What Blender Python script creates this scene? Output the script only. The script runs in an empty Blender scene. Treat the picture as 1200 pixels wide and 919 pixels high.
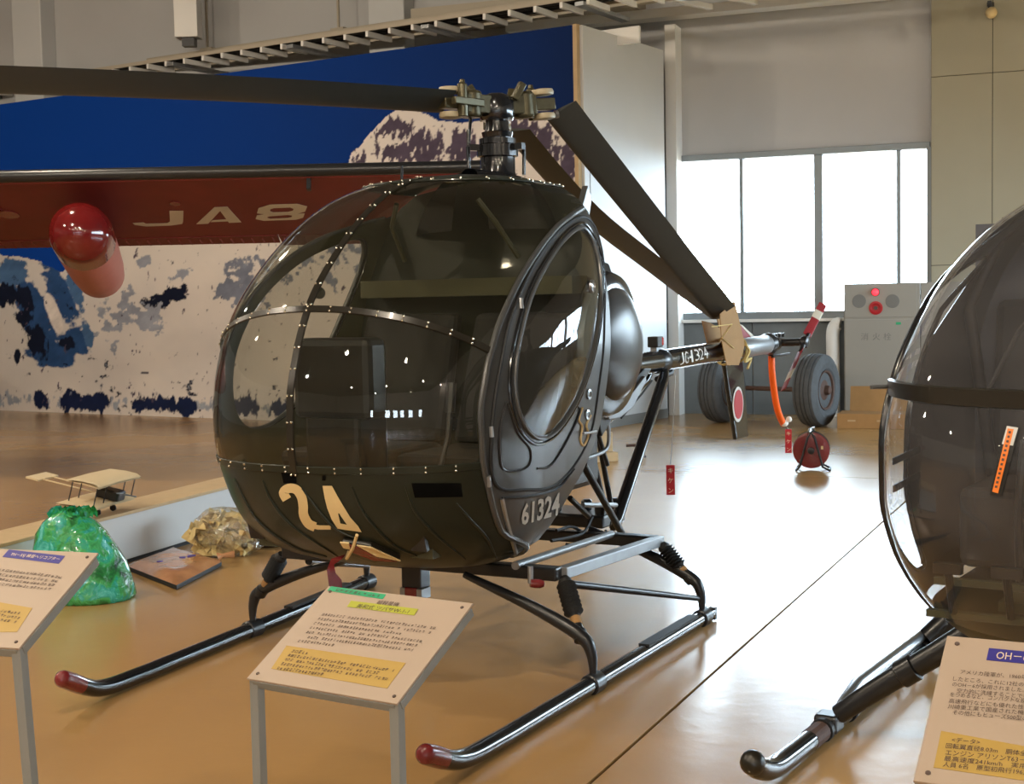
import bpy, bmesh, math, random
import numpy as np
from mathutils import Vector, Matrix
from mathutils.bvhtree import BVHTree

SC = bpy.context.scene
COL = SC.collection
random.seed(7)
rng = np.random.RandomState(11)

# ------------------------------------------------------------------ camera
FPX, CX, CY, CAMH = 1626.0, 600.0, 459.5, 1.55
PITCH = math.atan(106 / FPX)
ROLL = math.atan(0.0196)
_F = np.array([0, math.cos(PITCH), -math.sin(PITCH)])
_R0 = np.array([1.0, 0, 0])
_U0 = np.cross(_R0, _F)
CAM_R = _R0 * math.cos(ROLL) - _U0 * math.sin(ROLL)
CAM_U = _U0 * math.cos(ROLL) + _R0 * math.sin(ROLL)
CAM_F = _F
CAM_C = np.array([0, 0, CAMH])
cam_data = bpy.data.cameras.new('camera')
cam_data.sensor_fit = 'HORIZONTAL'
cam_data.sensor_width = 36.0
cam_data.lens = FPX / 1200 * 36.0
cam_data.clip_start = 0.05
cam_data.clip_end = 300
cam = bpy.data.objects.new('camera', cam_data)
COL.objects.link(cam)
M = Matrix(((CAM_R[0], CAM_U[0], -CAM_F[0], 0), (CAM_R[1], CAM_U[1], -CAM_F[1], 0),
            (CAM_R[2], CAM_U[2], -CAM_F[2], CAMH), (0, 0, 0, 1)))
cam.matrix_world = M
SC.camera = cam

# ------------------------------------------------------------------ world, exposure
world = bpy.data.worlds.new('overcast_sky')
SC.world = world
world.use_nodes = True
bgn = world.node_tree.nodes['Background']
bgn.inputs['Color'].default_value = (0.74, 0.88, 1.0, 1)
bgn.inputs['Strength'].default_value = 20.0
SC.view_settings.view_transform = 'Standard'
SC.view_settings.look = 'None'
SC.view_settings.gamma = 1.0
SC.view_settings.use_curve_mapping = False
SC.view_settings.exposure = 0.5
LAMP_WATTS = 290.0
LAMP_COLOR = (1.0, 0.85, 0.66)


# ------------------------------------------------------------------ pixel helpers (direction only; distance from what is touched)
def ray(px, py):
    return CAM_F + CAM_R * (px - CX) / FPX - CAM_U * (py - CY) / FPX


def G(px, py, z=0.0):
    d = ray(px, py)
    return CAM_C + d * ((z - CAM_C[2]) / d[2])


def on_plane(px, py, p0, n):
    d = ray(px, py)
    p0 = np.asarray(p0, float)
    n = np.asarray(n, float)
    return CAM_C + d * (((p0 - CAM_C) @ n) / (d @ n))


def at_depth(px, py, dep):
    d = ray(px, py)
    return CAM_C + d * (dep / d[1])


def to_px(p):
    v = np.asarray(p, float) - CAM_C
    w = v @ CAM_F
    return np.array((CX + FPX * (v @ CAM_R) / w, CY - FPX * (v @ CAM_U) / w))


# ------------------------------------------------------------------ materials
def mat(name, color, rough=0.5, metal=0.0, spec=0.5, noise=0.0, nscale=20.0, bump=0.0, bscale=60.0, coat=0.0, emit=0.0, ecol=None, alpha=None, trans=0.0, ior=1.45):
    m = bpy.data.materials.new(name)
    m.use_nodes = True
    nt = m.node_tree
    b = nt.nodes['Principled BSDF']
    b.inputs['Base Color'].default_value = (*color, 1)
    b.inputs['Roughness'].default_value = rough
    b.inputs['Metallic'].default_value = metal
    b.inputs['Specular IOR Level'].default_value = spec
    b.inputs['IOR'].default_value = ior
    b.inputs['Coat Weight'].default_value = coat
    b.inputs['Transmission Weight'].default_value = trans
    if emit:
        b.inputs['Emission Color'].default_value = (*(ecol or color), 1)
        b.inputs['Emission Strength'].default_value = emit
    if noise or bump:
        tc = nt.nodes.new('ShaderNodeTexCoord')
    if noise:
        n = nt.nodes.new('ShaderNodeTexNoise')
        n.inputs['Scale'].default_value = nscale
        n.inputs['Detail'].default_value = 5
        r = nt.nodes.new('ShaderNodeMix')
        r.data_type = 'RGBA'
        r.inputs['A'].default_value = (*[c * (1 - noise) for c in color], 1)
        r.inputs['B'].default_value = (*[min(1, c * (1 + noise)) for c in color], 1)
        nt.links.new(tc.outputs['Object'], n.inputs['Vector'])
        nt.links.new(n.outputs['Fac'], r.inputs['Factor'])
        nt.links.new(r.outputs['Result'], b.inputs['Base Color'])
    if bump:
        n2 = nt.nodes.new('ShaderNodeTexNoise')
        n2.inputs['Scale'].default_value = bscale
        n2.inputs['Detail'].default_value = 4
        bp = nt.nodes.new('ShaderNodeBump')
        bp.inputs['Strength'].default_value = bump
        bp.inputs['Distance'].default_value = 0.01
        nt.links.new(tc.outputs['Object'], n2.inputs['Vector'])
        nt.links.new(n2.outputs['Fac'], bp.inputs['Height'])
        nt.links.new(bp.outputs['Normal'], b.inputs['Normal'])
    return m


def glass_mat(name, tint, refl=1.0, base=0.0, haze=0.0, hazecol=(0.5, 0.45, 0.35), rough=0.0):
    """thin tinted sheet: fresnel mirror over a tinted see-through layer, with a little haze mixed in as diffuse colour"""
    m = bpy.data.materials.new(name)
    m.use_nodes = True
    nt = m.node_tree
    nt.nodes.remove(nt.nodes['Principled BSDF'])
    out = nt.nodes['Material Output']
    tr = nt.nodes.new('ShaderNodeBsdfTransparent')
    tr.inputs['Color'].default_value = (*tint, 1)
    gl = nt.nodes.new('ShaderNodeBsdfGlossy')
    gl.inputs['Roughness'].default_value = rough
    gl.inputs['Color'].default_value = (refl, refl, refl, 1)
    fr = nt.nodes.new('ShaderNodeFresnel')
    geo = nt.nodes.new('ShaderNodeNewGeometry')
    iv = nt.nodes.new('ShaderNodeMapRange')
    iv.inputs['To Min'].default_value = 1.5
    iv.inputs['To Max'].default_value = 1 / 1.5
    nt.links.new(geo.outputs['Backfacing'], iv.inputs['Value'])
    nt.links.new(iv.outputs['Result'], fr.inputs['IOR'])
    mx = nt.nodes.new('ShaderNodeMixShader')
    last = tr
    if haze:
        df = nt.nodes.new('ShaderNodeBsdfDiffuse')
        df.inputs['Color'].default_value = (*hazecol, 1)
        mh = nt.nodes.new('ShaderNodeMixShader')
        tc = nt.nodes.new('ShaderNodeTexCoord')
        n = nt.nodes.new('ShaderNodeTexNoise')
        n.inputs['Scale'].default_value = 3.0
        n.inputs['Detail'].default_value = 6
        mm = nt.nodes.new('ShaderNodeMath')
        mm.operation = 'MULTIPLY'
        mm.inputs[1].default_value = haze * 2
        nt.links.new(tc.outputs['Object'], n.inputs['Vector'])
        nt.links.new(n.outputs['Fac'], mm.inputs[0])
        nt.links.new(mm.outputs[0], mh.inputs[0])
        nt.links.new(tr.outputs[0], mh.inputs[1])
        nt.links.new(df.outputs[0], mh.inputs[2])
        last = mh
    ad = nt.nodes.new('ShaderNodeMath')
    ad.inputs[1].default_value = base
    nt.links.new(fr.outputs[0], ad.inputs[0])
    nt.links.new(ad.outputs[0], mx.inputs[0])
    nt.links.new(last.outputs[0], mx.inputs[1])
    nt.links.new(gl.outputs[0], mx.inputs[2])
    nt.links.new(mx.outputs[0], out.inputs['Surface'])
    return m


MT = {}
MT['black_metal'] = mat('black_metal', (0.012, 0.013, 0.015), 0.32, spec=0.6, bump=0.02)
MT['black_gloss'] = mat('black_gloss', (0.008, 0.009, 0.011), 0.16, spec=0.6, coat=0.3)
MT['olive'] = mat('olive_paint', (0.015, 0.019, 0.013), 0.38, spec=0.4, noise=0.2, nscale=8, coat=0.1)
MT['olive_in'] = mat('olive_interior', (0.06, 0.06, 0.03), 0.5, noise=0.15, nscale=10)
MT['door_grey'] = mat('dark_grey_paint', (0.055, 0.058, 0.060), 0.30, spec=0.6, noise=0.12, nscale=14, coat=0.15)
MT['rubber'] = mat('black_rubber', (0.012, 0.012, 0.012), 0.6)
MT['tyre'] = mat('grey_tyre', (0.075, 0.08, 0.085), 0.75, noise=0.3, nscale=18)
MT['alu'] = mat('aluminium', (0.42, 0.44, 0.46), 0.28, metal=0.9, noise=0.1)
MT['dull_alu'] = mat('dull_aluminium', (0.30, 0.31, 0.32), 0.42, metal=0.6, noise=0.15)
MT['blade'] = mat('blade_grey', (0.036, 0.039, 0.037), 0.38, spec=0.5, noise=0.1, nscale=4)
MT['hub_olive'] = mat('hub_casting', (0.085, 0.075, 0.042), 0.26, metal=0.5, noise=0.35, nscale=40)
MT['beige'] = mat('beige_disc', (0.36, 0.30, 0.19), 0.4)
MT['cream'] = mat('cream_paint', (0.72, 0.55, 0.28), 0.5)
MT['white_paint'] = mat('white_number_paint', (0.62, 0.60, 0.55), 0.5)
MT['red_cap'] = mat('dark_red_paint', (0.17, 0.018, 0.02), 0.25, noise=0.3, nscale=60, coat=0.4)
MT['red'] = mat('red_plastic', (0.42, 0.012, 0.02), 0.4)
MT['red_lamp'] = mat('red_lamp', (0.55, 0.01, 0.015), 0.12, coat=0.5)
MT['glow_red'] = mat('lit_red_lamp', (0.8, 0.03, 0.05), 0.2, emit=1.4, ecol=(1, 0.04, 0.06))
MT['orange'] = mat('orange_paint', (0.95, 0.13, 0.01), 0.4)
MT['wing_red'] = mat('faded_red_paint', (0.16, 0.018, 0.014), 0.5, noise=0.3, nscale=2.5)
MT['pod_red'] = mat('glossy_red_paint', (0.13, 0.008, 0.008), 0.12, coat=0.6)
MT['pod_pale'] = mat('faded_pink_red', (0.42, 0.12, 0.09), 0.4, noise=0.12, nscale=6)
MT['cardboard'] = mat('cardboard', (0.36, 0.20, 0.075), 0.8, noise=0.12, nscale=12)
MT['cardboard_pale'] = mat('pale_cardboard', (0.50, 0.36, 0.20), 0.8, noise=0.12, nscale=12)
MT['rope'] = mat('rope', (0.62, 0.48, 0.20), 0.9)
MT['wall_white'] = mat('white_panel', (0.55, 0.56, 0.56), 0.55, noise=0.03, nscale=3)
MT['wall_grey'] = mat('grey_wall_panel', (0.46, 0.46, 0.46), 0.7, noise=0.04, nscale=2)
MT['wall_beige'] = mat('beige_wall_panel', (0.36, 0.335, 0.25), 0.7, noise=0.05, nscale=2)
MT['wall_low'] = mat('grey_wainscot', (0.16, 0.18, 0.19), 0.7, noise=0.2, nscale=4)
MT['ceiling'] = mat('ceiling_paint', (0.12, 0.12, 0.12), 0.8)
MT['steel_white'] = mat('white_steel', (0.78, 0.77, 0.74), 0.5)
MT['steel_beige'] = mat('beige_steel', (0.42, 0.37, 0.29), 0.6)
MT['frame_grey'] = mat('window_frame_grey', (0.22, 0.25, 0.27), 0.45, metal=0.3)
MT['cab_grey'] = mat('grey_cabinet', (0.31, 0.30, 0.27), 0.5)
MT['cab_dark'] = mat('grey_grille', (0.19, 0.19, 0.18), 0.8)
MT['ink'] = mat('dark_ink', (0.10, 0.07, 0.06), 0.8)
MT['void'] = mat('dark_opening', (0.002, 0.002, 0.002), 0.95, spec=0.1)
MT['sign_face'] = mat('sign_board', (0.42, 0.33, 0.255), 0.5)
MT['sign_edge'] = mat('sign_board_edge', (0.70, 0.60, 0.40), 0.5)
MT['sign_leg'] = mat('grey_steel_angle', (0.25, 0.26, 0.25), 0.5, metal=0.2)
MT['sign_yellow'] = mat('yellow_print', (0.44, 0.29, 0.07), 0.5)
MT['sign_green'] = mat('green_tape', (0.02, 0.36, 0.17), 0.5)
MT['sign_lime'] = mat('lime_tape', (0.40, 0.42, 0.04), 0.5)
MT['sign_blue'] = mat('blue_print', (0.035, 0.03, 0.24), 0.5)
MT['sign_cream'] = mat('cream_print', (0.75, 0.62, 0.42), 0.5)
MT['rust'] = mat('rusty_steel', (0.085, 0.045, 0.032), 0.7, noise=0.4, nscale=30)
MT['seat'] = mat('black_seat_cloth', (0.012, 0.012, 0.013), 0.8)
MT['bronze'] = mat('bronze_frame', (0.016, 0.014, 0.010), 0.30, spec=0.5, coat=0.15)
MT['rivet'] = mat('rivet_metal', (0.55, 0.50, 0.38), 0.22, metal=0.9)
MT['canopy'] = glass_mat('tinted_canopy', (0.74, 0.74, 0.68), haze=0.03, hazecol=(0.22, 0.21, 0.13))
MT['clear'] = glass_mat('clear_door_window', (0.88, 0.89, 0.87), haze=0.008)
MT['canopy2'] = glass_mat('smoky_canopy', (0.84, 0.84, 0.86), haze=0.09, hazecol=(0.42, 0.42, 0.44))
MT['pane'] = glass_mat('window_pane', (0.93, 0.96, 0.97))
MT['lamp_glow'] = mat('lamp_bulb_glow', (1, 0.9, 0.7), 0.3, emit=60.0, ecol=(1.0, 0.86, 0.66))
MT['orange_print'] = mat('orange_print', (0.85, 0.22, 0.03), 0.5)


# ------------------------------------------------------------------ mesh helpers
class MB:
    def __init__(s):
        s.v = []
        s.f = []

    def add(s, verts, faces):
        o = len(s.v)
        s.v += [tuple(float(c) for c in p) for p in verts]
        s.f += [tuple(i + o for i in f) for f in faces]
        return s

    def box(s, lo, hi):
        x0, y0, z0 = lo
        x1, y1, z1 = hi
        return s.add([(x0, y0, z0), (x1, y0, z0), (x1, y1, z0), (x0, y1, z0), (x0, y0, z1), (x1, y0, z1), (x1, y1, z1), (x0, y1, z1)],
                     [(0, 3, 2, 1), (4, 5, 6, 7), (0, 1, 5, 4), (1, 2, 6, 5), (2, 3, 7, 6), (3, 0, 4, 7)])

    def bar(s, p0, p1, w, h, up=(0, 0, 1)):
        p0 = np.asarray(p0, float)
        p1 = np.asarray(p1, float)
        d = p1 - p0
        d = d / np.linalg.norm(d)
        up = np.asarray(up, float)
        a = np.cross(d, up)
        if np.linalg.norm(a) < 1e-4:
            a = np.cross(d, (1, 0, 0))
        a /= np.linalg.norm(a)
        b = np.cross(a, d)
        vs = []
        for p in (p0, p1):
            for sa, sb in ((-1, -1), (1, -1), (1, 1), (-1, 1)):
                vs.append(p + a * sa * w / 2 + b * sb * h / 2)
        return s.add(vs, [(0, 1, 2, 3), (7, 6, 5, 4), (0, 4, 5, 1), (1, 5, 6, 2), (2, 6, 7, 3), (3, 7, 4, 0)])

    def tube(s, pts, r, n=10, caps=True, closed=False):
        pts = [np.asarray(p, float) for p in pts]
        m = len(pts)
        rr = r if hasattr(r, '__len__') else [r] * m
        tang = []
        for i in range(m):
            if closed:
                t = pts[(i + 1) % m] - pts[i - 1]
            else:
                t = pts[min(i + 1, m - 1)] - pts[max(i - 1, 0)]
            l = np.linalg.norm(t)
            tang.append(t / l if l > 1e-9 else np.array([0, 0, 1.0]))
        a = np.cross(tang[0], (0, 0, 1))
        if np.linalg.norm(a) < 1e-3:
            a = np.cross(tang[0], (1, 0, 0))
        a /= np.linalg.norm(a)
        vs = []
        for i in range(m):
            a = a - tang[i] * (a @ tang[i])
            a /= np.linalg.norm(a)
            b = np.cross(tang[i], a)
            for k in range(n):
                th = 2 * math.pi * k / n
                vs.append(pts[i] + (a * math.cos(th) + b * math.sin(th)) * rr[i])
        fs = []
        for i in range(m if closed else m - 1):
            j = (i + 1) % m
            for k in range(n):
                fs.append((i * n + k, i * n + (k + 1) % n, j * n + (k + 1) % n, j * n + k))
        if caps and not closed:
            fs.append(tuple(range(n - 1, -1, -1)))
            fs.append(tuple((m - 1) * n + k for k in range(n)))
        return s.add(vs, fs)

    def lathe(s, prof, origin=(0, 0, 0), axis=(0, 0, 1), n=24, sx=1.0, ref=None):
        """prof: list of (radius, height along axis)"""
        o = np.asarray(origin, float)
        ax = np.asarray(axis, float)
        ax = ax / np.linalg.norm(ax)
        a = np.cross(ax, ref if ref is not None else ((1, 0, 0) if abs(ax[0]) < 0.9 else (0, 1, 0)))
        a /= np.linalg.norm(a)
        b = np.cross(ax, a)
        vs = []
        for r, hh in prof:
            for k in range(n):
                th = 2 * math.pi * k / n
                vs.append(o + ax * hh + a * math.cos(th) * max(r, 1e-4) * sx + b * math.sin(th) * max(r, 1e-4))
        fs = []
        for i in range(len(prof) - 1):
            for k in range(n):
                fs.append((i * n + k, i * n + (k + 1) % n, (i + 1) * n + (k + 1) % n, (i + 1) * n + k))
        fs.append(tuple(range(n - 1, -1, -1)))
        fs.append(tuple((len(prof) - 1) * n + k for k in range(n)))
        return s.add(vs, fs)

    def grid(s, P, flip=False, wrap=False):
        P = np.asarray(P, float)
        m, n = P.shape[:2]
        fs = []
        for i in range(m - 1):
            for j in range(n if wrap else n - 1):
                k = (j + 1) % n
                q = (i * n + j, i * n + k, (i + 1) * n + k, (i + 1) * n + j)
                fs.append(q[::-1] if flip else q)
        return s.add(P.reshape(-1, 3), fs)

    def prism(s, pts, off):
        """polygon (3d points) thickened along vector off"""
        n = len(pts)
        off = np.asarray(off, float)
        A = [np.asarray(p, float) for p in pts]
        vs = A + [p + off for p in A]
        fs = [tuple(range(n - 1, -1, -1)), tuple(range(n, 2 * n))]
        fs += [(i, (i + 1) % n, (i + 1) % n + n, i + n) for i in range(n)]
        return s.add(vs, fs)

    def ball(s, c, r, n=12, m=8, scale=(1, 1, 1)):
        c = np.asarray(c, float)
        P = []
        for i in range(m + 1):
            ph = math.pi * i / m
            P.append([c + np.array([math.sin(ph) * math.cos(2 * math.pi * k / n) * scale[0], math.sin(ph) * math.sin(2 * math.pi * k / n) * scale[1], math.cos(ph) * scale[2]]) * max(r, 1e-5) for k in range(n)])
        return s.grid(P, wrap=True)

    def build(s, name, material, parent=None, smooth=False, bevel=0.0, angle=40, recalc=True, kind=None):
        me = bpy.data.meshes.new(name)
        me.from_pydata(s.v, [], s.f)
        bm = bmesh.new()
        bm.from_mesh(me)
        bmesh.ops.remove_doubles(bm, verts=bm.verts, dist=1e-5)
        bmesh.ops.dissolve_degenerate(bm, edges=bm.edges, dist=1e-6)
        if recalc:
            bmesh.ops.recalc_face_normals(bm, faces=bm.faces)
        bm.to_mesh(me)
        bm.free()
        o = bpy.data.objects.new(name, me)
        COL.objects.link(o)
        me.materials.append(MT[material] if isinstance(material, str) else material)
        if smooth:
            me.polygons.foreach_set('use_smooth', [True] * len(me.polygons))
            if angle:
                me.set_sharp_from_angle(angle=math.radians(angle))
        if bevel:
            md = o.modifiers.new('bevel', 'BEVEL')
            md.width = bevel
            md.segments = 2
            md.limit_method = 'ANGLE'
        if parent is not None:
            o.parent = parent
        if kind:
            o['kind'] = kind
        return o


def empty(name, loc=(0, 0, 0), rz=0.0):
    o = bpy.data.objects.new(name, None)
    COL.objects.link(o)
    o.location = loc
    o.rotation_euler = (0, 0, rz)
    o.empty_display_size = 0.2
    return o


def tag(o, label, cat, group=None):
    o['label'] = label
    o['category'] = cat
    if group:
        o['group'] = group
    return o


def struct(o):
    o['kind'] = 'structure'
    return o


def copy_tree(o, parent=None):
    c = o.copy()
    COL.objects.link(c)
    c.parent = parent
    for ch in o.children:
        copy_tree(ch, c)
    return c


def text_geo(body, size=1.0, align='LEFT', bold=0.0):
    """glyph outlines as flat polygons: (verts Nx2, faces)"""
    cu = bpy.data.curves.new('txt', 'FONT')
    cu.body = body
    cu.size = size
    cu.align_x = align
    cu.resolution_u = 2
    cu.offset = bold
    o = bpy.data.objects.new('txt', cu)
    COL.objects.link(o)
    dg = bpy.context.evaluated_depsgraph_get()
    ev = o.evaluated_get(dg)
    me = ev.to_mesh()
    v = np.array([tuple(p.co) for p in me.vertices]) if len(me.vertices) else np.zeros((0, 3))
    f = [tuple(p.vertices) for p in me.polygons]
    ev.to_mesh_clear()
    bpy.data.objects.remove(o)
    bpy.data.curves.remove(cu)
    return v, f


def catmull(pts, n=8, closed=False):
    P = [np.asarray(p, float) for p in pts]
    m = len(P)
    out = []
    rngi = range(m if closed else m - 1)
    for i in rngi:
        p0 = P[(i - 1) % m] if closed or i > 0 else 2 * P[0] - P[1]
        p1 = P[i]
        p2 = P[(i + 1) % m]
        p3 = P[(i + 2) % m] if closed or i < m - 2 else 2 * P[-1] - P[-2]
        for k in range(n):
            t = k / n
            out.append(0.5 * (2 * p1 + (p2 - p0) * t + (2 * p0 - 5 * p1 + 4 * p2 - p3) * t * t + (3 * p1 - p0 - 3 * p2 + p3) * t ** 3))
    if not closed:
        out.append(P[-1])
    return out


def fbm(x, y, octaves=5, seed=0):
    x = np.asarray(x, float)
    y = np.asarray(y, float)
    tot = np.zeros_like(x)
    amp, fr, norm = 1.0, 1.0, 0.0
    for o in range(octaves):
        r = np.random.RandomState(seed + o * 17)
        T = r.rand(64, 64)
        xi = np.floor(x * fr).astype(int)
        yi = np.floor(y * fr).astype(int)
        fx = x * fr - xi
        fy = y * fr - yi
        fx = fx * fx * (3 - 2 * fx)
        fy = fy * fy * (3 - 2 * fy)
        a = T[xi % 64, yi % 64]
        b = T[(xi + 1) % 64, yi % 64]
        c = T[xi % 64, (yi + 1) % 64]
        d = T[(xi + 1) % 64, (yi + 1) % 64]
        tot += amp * ((a * (1 - fx) + b * fx) * (1 - fy) + (c * (1 - fx) + d * fx) * fy)
        norm += amp
        amp *= 0.55
        fr *= 2.03
    return tot / norm


def srgb(r, g, b):
    return tuple(((c / 255) / 12.92 if c / 255 <= 0.04045 else ((c / 255 + 0.055) / 1.055) ** 2.4) for c in (r, g, b))


# =================================================================== THE HALL
CEIL = 6.6
# ---- floor: glossy tan coating over concrete, in slabs with open joints
fm = bpy.data.materials.new('tan_floor_coating')
fm.use_nodes = True
nt = fm.node_tree
b = nt.nodes['Principled BSDF']
tc = nt.nodes.new('ShaderNodeTexCoord')
n1 = nt.nodes.new('ShaderNodeTexNoise')
n1.inputs['Scale'].default_value = 0.6
n1.inputs['Detail'].default_value = 6
mx = nt.nodes.new('ShaderNodeMix')
mx.data_type = 'RGBA'
mx.inputs['A'].default_value = (0.36, 0.205, 0.075, 1)
mx.inputs['B'].default_value = (0.45, 0.27, 0.105, 1)
n2 = nt.nodes.new('ShaderNodeTexNoise')
n2.inputs['Scale'].default_value = 4.5
n2.inputs['Detail'].default_value = 5
n2.inputs['Roughness'].default_value = 0.62
bp = nt.nodes.new('ShaderNodeBump')
bp.inputs['Strength'].default_value = 0.10
bp.inputs['Distance'].default_value = 0.02
rr = nt.nodes.new('ShaderNodeMapRange')
rr.inputs['To Min'].default_value = 0.17
rr.inputs['To Max'].default_value = 0.30
nt.links.new(tc.outputs['Object'], n1.inputs['Vector'])
nt.links.new(tc.outputs['Object'], n2.inputs['Vector'])
nt.links.new(n1.outputs['Fac'], mx.inputs['Factor'])
nt.links.new(mx.outputs['Result'], b.inputs['Base Color'])
nt.links.new(n2.outputs['Fac'], bp.inputs['Height'])
nt.links.new(bp.outputs['Normal'], b.inputs['Normal'])
nt.links.new(n1.outputs['Fac'], rr.inputs['Value'])
nt.links.new(rr.outputs['Result'], b.inputs['Roughness'])
b.inputs['Specular IOR Level'].default_value = 0.62
MT['floor'] = fm
MT['joint'] = mat('floor_joint', (0.02, 0.02, 0.02), 0.9)

sa = G(690, 919)
sb = G(1034, 612)
ang = math.atan2(sb[1] - sa[1], sb[0] - sa[0])
fl = MB().box((-40, -40, -0.2), (40, 40, -0.012)).build('floor', 'joint')
struct(fl)
fl.location = (sa[0], sa[1], 0)
fl.rotation_euler = (0, 0, ang)
cr = G(745, 551)
ca, sn_ = math.cos(ang), math.sin(ang)
crx = (cr[0] - sa[0]) * ca + (cr[1] - sa[1]) * sn_
gx = [-26, crx - 9.0, crx, 18.0, 30]
gy = [-22, -10, 0, 10, 24]
for i in range(4):
    for j in range(4):
        g = 0.007
        MB().box((gx[i] + g, gy[j] + g, -0.012), (gx[i + 1] - g, gy[j + 1] - g, 0.0)).build('floor_slab', 'floor', fl)

# ---- window wall at the far end
W0 = np.array([2.22, 18.7])
WANG = math.radians(-21.0)
wd = np.array([math.cos(WANG), math.sin(WANG)])
wn3 = np.array([math.sin(WANG), -math.cos(WANG), 0])  # towards the hall
W03 = np.array([W0[0], W0[1], 0])


def wall_sz(px, py, off=0.0):
    """along-wall distance and height where a pixel meets the wall plane (off metres in front of it)"""
    p = on_plane(px, py, W03 + wn3 * off, wn3)
    return float((p[:2] - W0) @ wd), float(p[2])


WL = wall_sz(786, 300)[0]
WR = wall_sz(1090, 260)[0]
WZ0 = wall_sz(930, 365)[1]
WZ1 = 0.5 * (wall_sz(790, 188)[1] + wall_sz(1085, 173)[1])


def on_wall(o):
    o.location = (W0[0], W0[1], 0)
    o.rotation_euler = (0, 0, WANG)
    return o


wb = MB()
wb.box((-26, 0, 0), (WL, 0.25, CEIL)).box((WL, 0, WZ1), (WR, 0.25, CEIL)).box((WR, 0, 0), (9.1, 0.25, CEIL)).box((WL, 0, 0), (WR, 0.25, WZ0))
wback = struct(on_wall(wb.build('wall_back', 'wall_grey')))
lowp = MB()
for k in range(4):
    a0 = WL + 0.02 + (WR - WL + 1.0) * k / 4
    MB().box((a0, -0.03, 0.0), (a0 + (WR - WL + 1.0) / 4 - 0.012, -0.002, WZ0 - 0.09)).build('lower_wall_panel', 'wall_low', wback)
win = empty('window_1')
on_wall(win)
struct(win)
fb = MB()
for (x0, x1, z0, z1) in [(WL, WR, WZ0 - 0.09, WZ0), (WL, WR, WZ1 - 0.02, WZ1 + 0.06), (WL - 0.02, WL + 0.04, WZ0, WZ1), (WR - 0.04, WR + 0.02, WZ0, WZ1)]:
    fb.box((x0, -0.05, z0), (x1, 0.16, z1))
fb.build('window_frame', 'frame_grey', win, bevel=0.006)
MB().box((WL - 0.05, -0.16, WZ0 - 0.13), (WR + 0.02, 0.0, WZ0 - 0.09)).build('window_sill', 'steel_white', win, bevel=0.004)
cuts = [WL + 0.04]
for px, hw in ((869, 0.025), (959, 0.055), (1053, 0.025)):
    s_ = wall_sz(px, 280)[0]
    MB().box((s_ - hw, 0.0, WZ0), (s_ + hw, 0.12, WZ1 - 0.02)).build('mullion', 'frame_grey', win, bevel=0.004)
    cuts.append(s_)
cuts.append(WR - 0.04)
for k in range(4):
    MB().box((cuts[k] + 0.01, 0.07, WZ0), (cuts[k + 1] - 0.01, 0.076, WZ1 - 0.02)).build('pane', 'pane', win)
lt = bpy.data.lights.new('window_portal', 'AREA')
lt.shape = 'RECTANGLE'
lt.size = WR - WL
lt.size_y = WZ1 - WZ0
lt.cycles.is_portal = True
po = bpy.data.objects.new('window_portal', lt)
COL.objects.link(po)
pc = W03 + np.array([wd[0], wd[1], 0]) * (WL + WR) / 2 - wn3 * 0.3
po.location = (pc[0], pc[1], (WZ0 + WZ1) / 2)
po.rotation_euler = (math.radians(90), 0, WANG + math.pi)
po.rotation_euler = Vector((wn3[0], wn3[1], 0)).to_track_quat('-Z', 'Y').to_euler()

# ---- beige panelled wall to the right of the window, a little proud of the window wall
wr = on_wall(MB().box((WR + 0.02, -0.10, 0), (8.8, 0.0, CEIL)).build('wall_right', 'joint'))
struct(wr)
vx = [WR + 0.02, wall_sz(1163, 200, 0.1)[0], wall_sz(1163, 200, 0.1)[0] + 1.2, wall_sz(1163, 200, 0.1)[0] + 2.2, 8.8]
vz = [0.0, wall_sz(1100, 311, 0.1)[1], wall_sz(1130, 88, 0.1)[1], CEIL]
for i in range(4):
    for j in range(3):
        MB().box((vx[i] + 0.004, -0.125, vz[j] + 0.004), (vx[i + 1] - 0.004, -0.10, vz[j + 1] - 0.004)).build('wall_panel', 'wall_beige', wr)

# ---- other walls and ceiling
struct(MB().box((-20.2, -18, 0), (-20, 30, CEIL)).build('wall_left', 'wall_grey'))
sw = MB()
SWX = 10.5
wys = [3.0, 6.2, 9.4, 12.6]  # row of side windows out of view, added to bring in more daylight
prev = -18.0
for y in wys:
    sw.box((SWX, prev, 0), (SWX + 0.25, y, CEIL))
    sw.box((SWX, y, 0), (SWX + 0.25, y + 2.9, WZ0)).box((SWX, y, WZ1), (SWX + 0.25, y + 2.9, CEIL))
    prev = y + 2.9
sw.box((SWX, prev, 0), (SWX + 0.25, 16.2, CEIL))
struct(sw.build('wall_side', 'wall_grey'))
for k, y in enumerate(wys):
    wo = struct(empty('window_%d' % (k + 2), (SWX, y, 0)))
    fb = MB()
    for (y0, y1, z0, z1) in ((0, 2.9, WZ0, WZ0 + 0.06), (0, 2.9, WZ1 - 0.06, WZ1), (0, 0.06, WZ0, WZ1), (2.84, 2.9, WZ0, WZ1), (1.42, 1.48, WZ0, WZ1)):
        fb.box((0.02, y0, z0), (0.14, y1, z1))
    fb.build('window_frame', 'frame_grey', wo, bevel=0.004)
    for y0 in (0.06, 1.48):
        MB().box((0.07, y0, WZ0 + 0.06), (0.076, y0 + 1.36, WZ1 - 0.06)).build('pane', 'pane', wo)
lt2 = bpy.data.lights.new('side_portal', 'AREA')
lt2.shape = 'RECTANGLE'
lt2.size = 12.6
lt2.size_y = WZ1 - WZ0
lt2.cycles.is_portal = True
po2 = bpy.data.objects.new('side_portal', lt2)
COL.objects.link(po2)
po2.location = (SWX + 0.3, 9.25, (WZ0 + WZ1) / 2)
po2.rotation_euler = Vector((-1, 0, 0)).to_track_quat('-Z', 'Y').to_euler()
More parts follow.
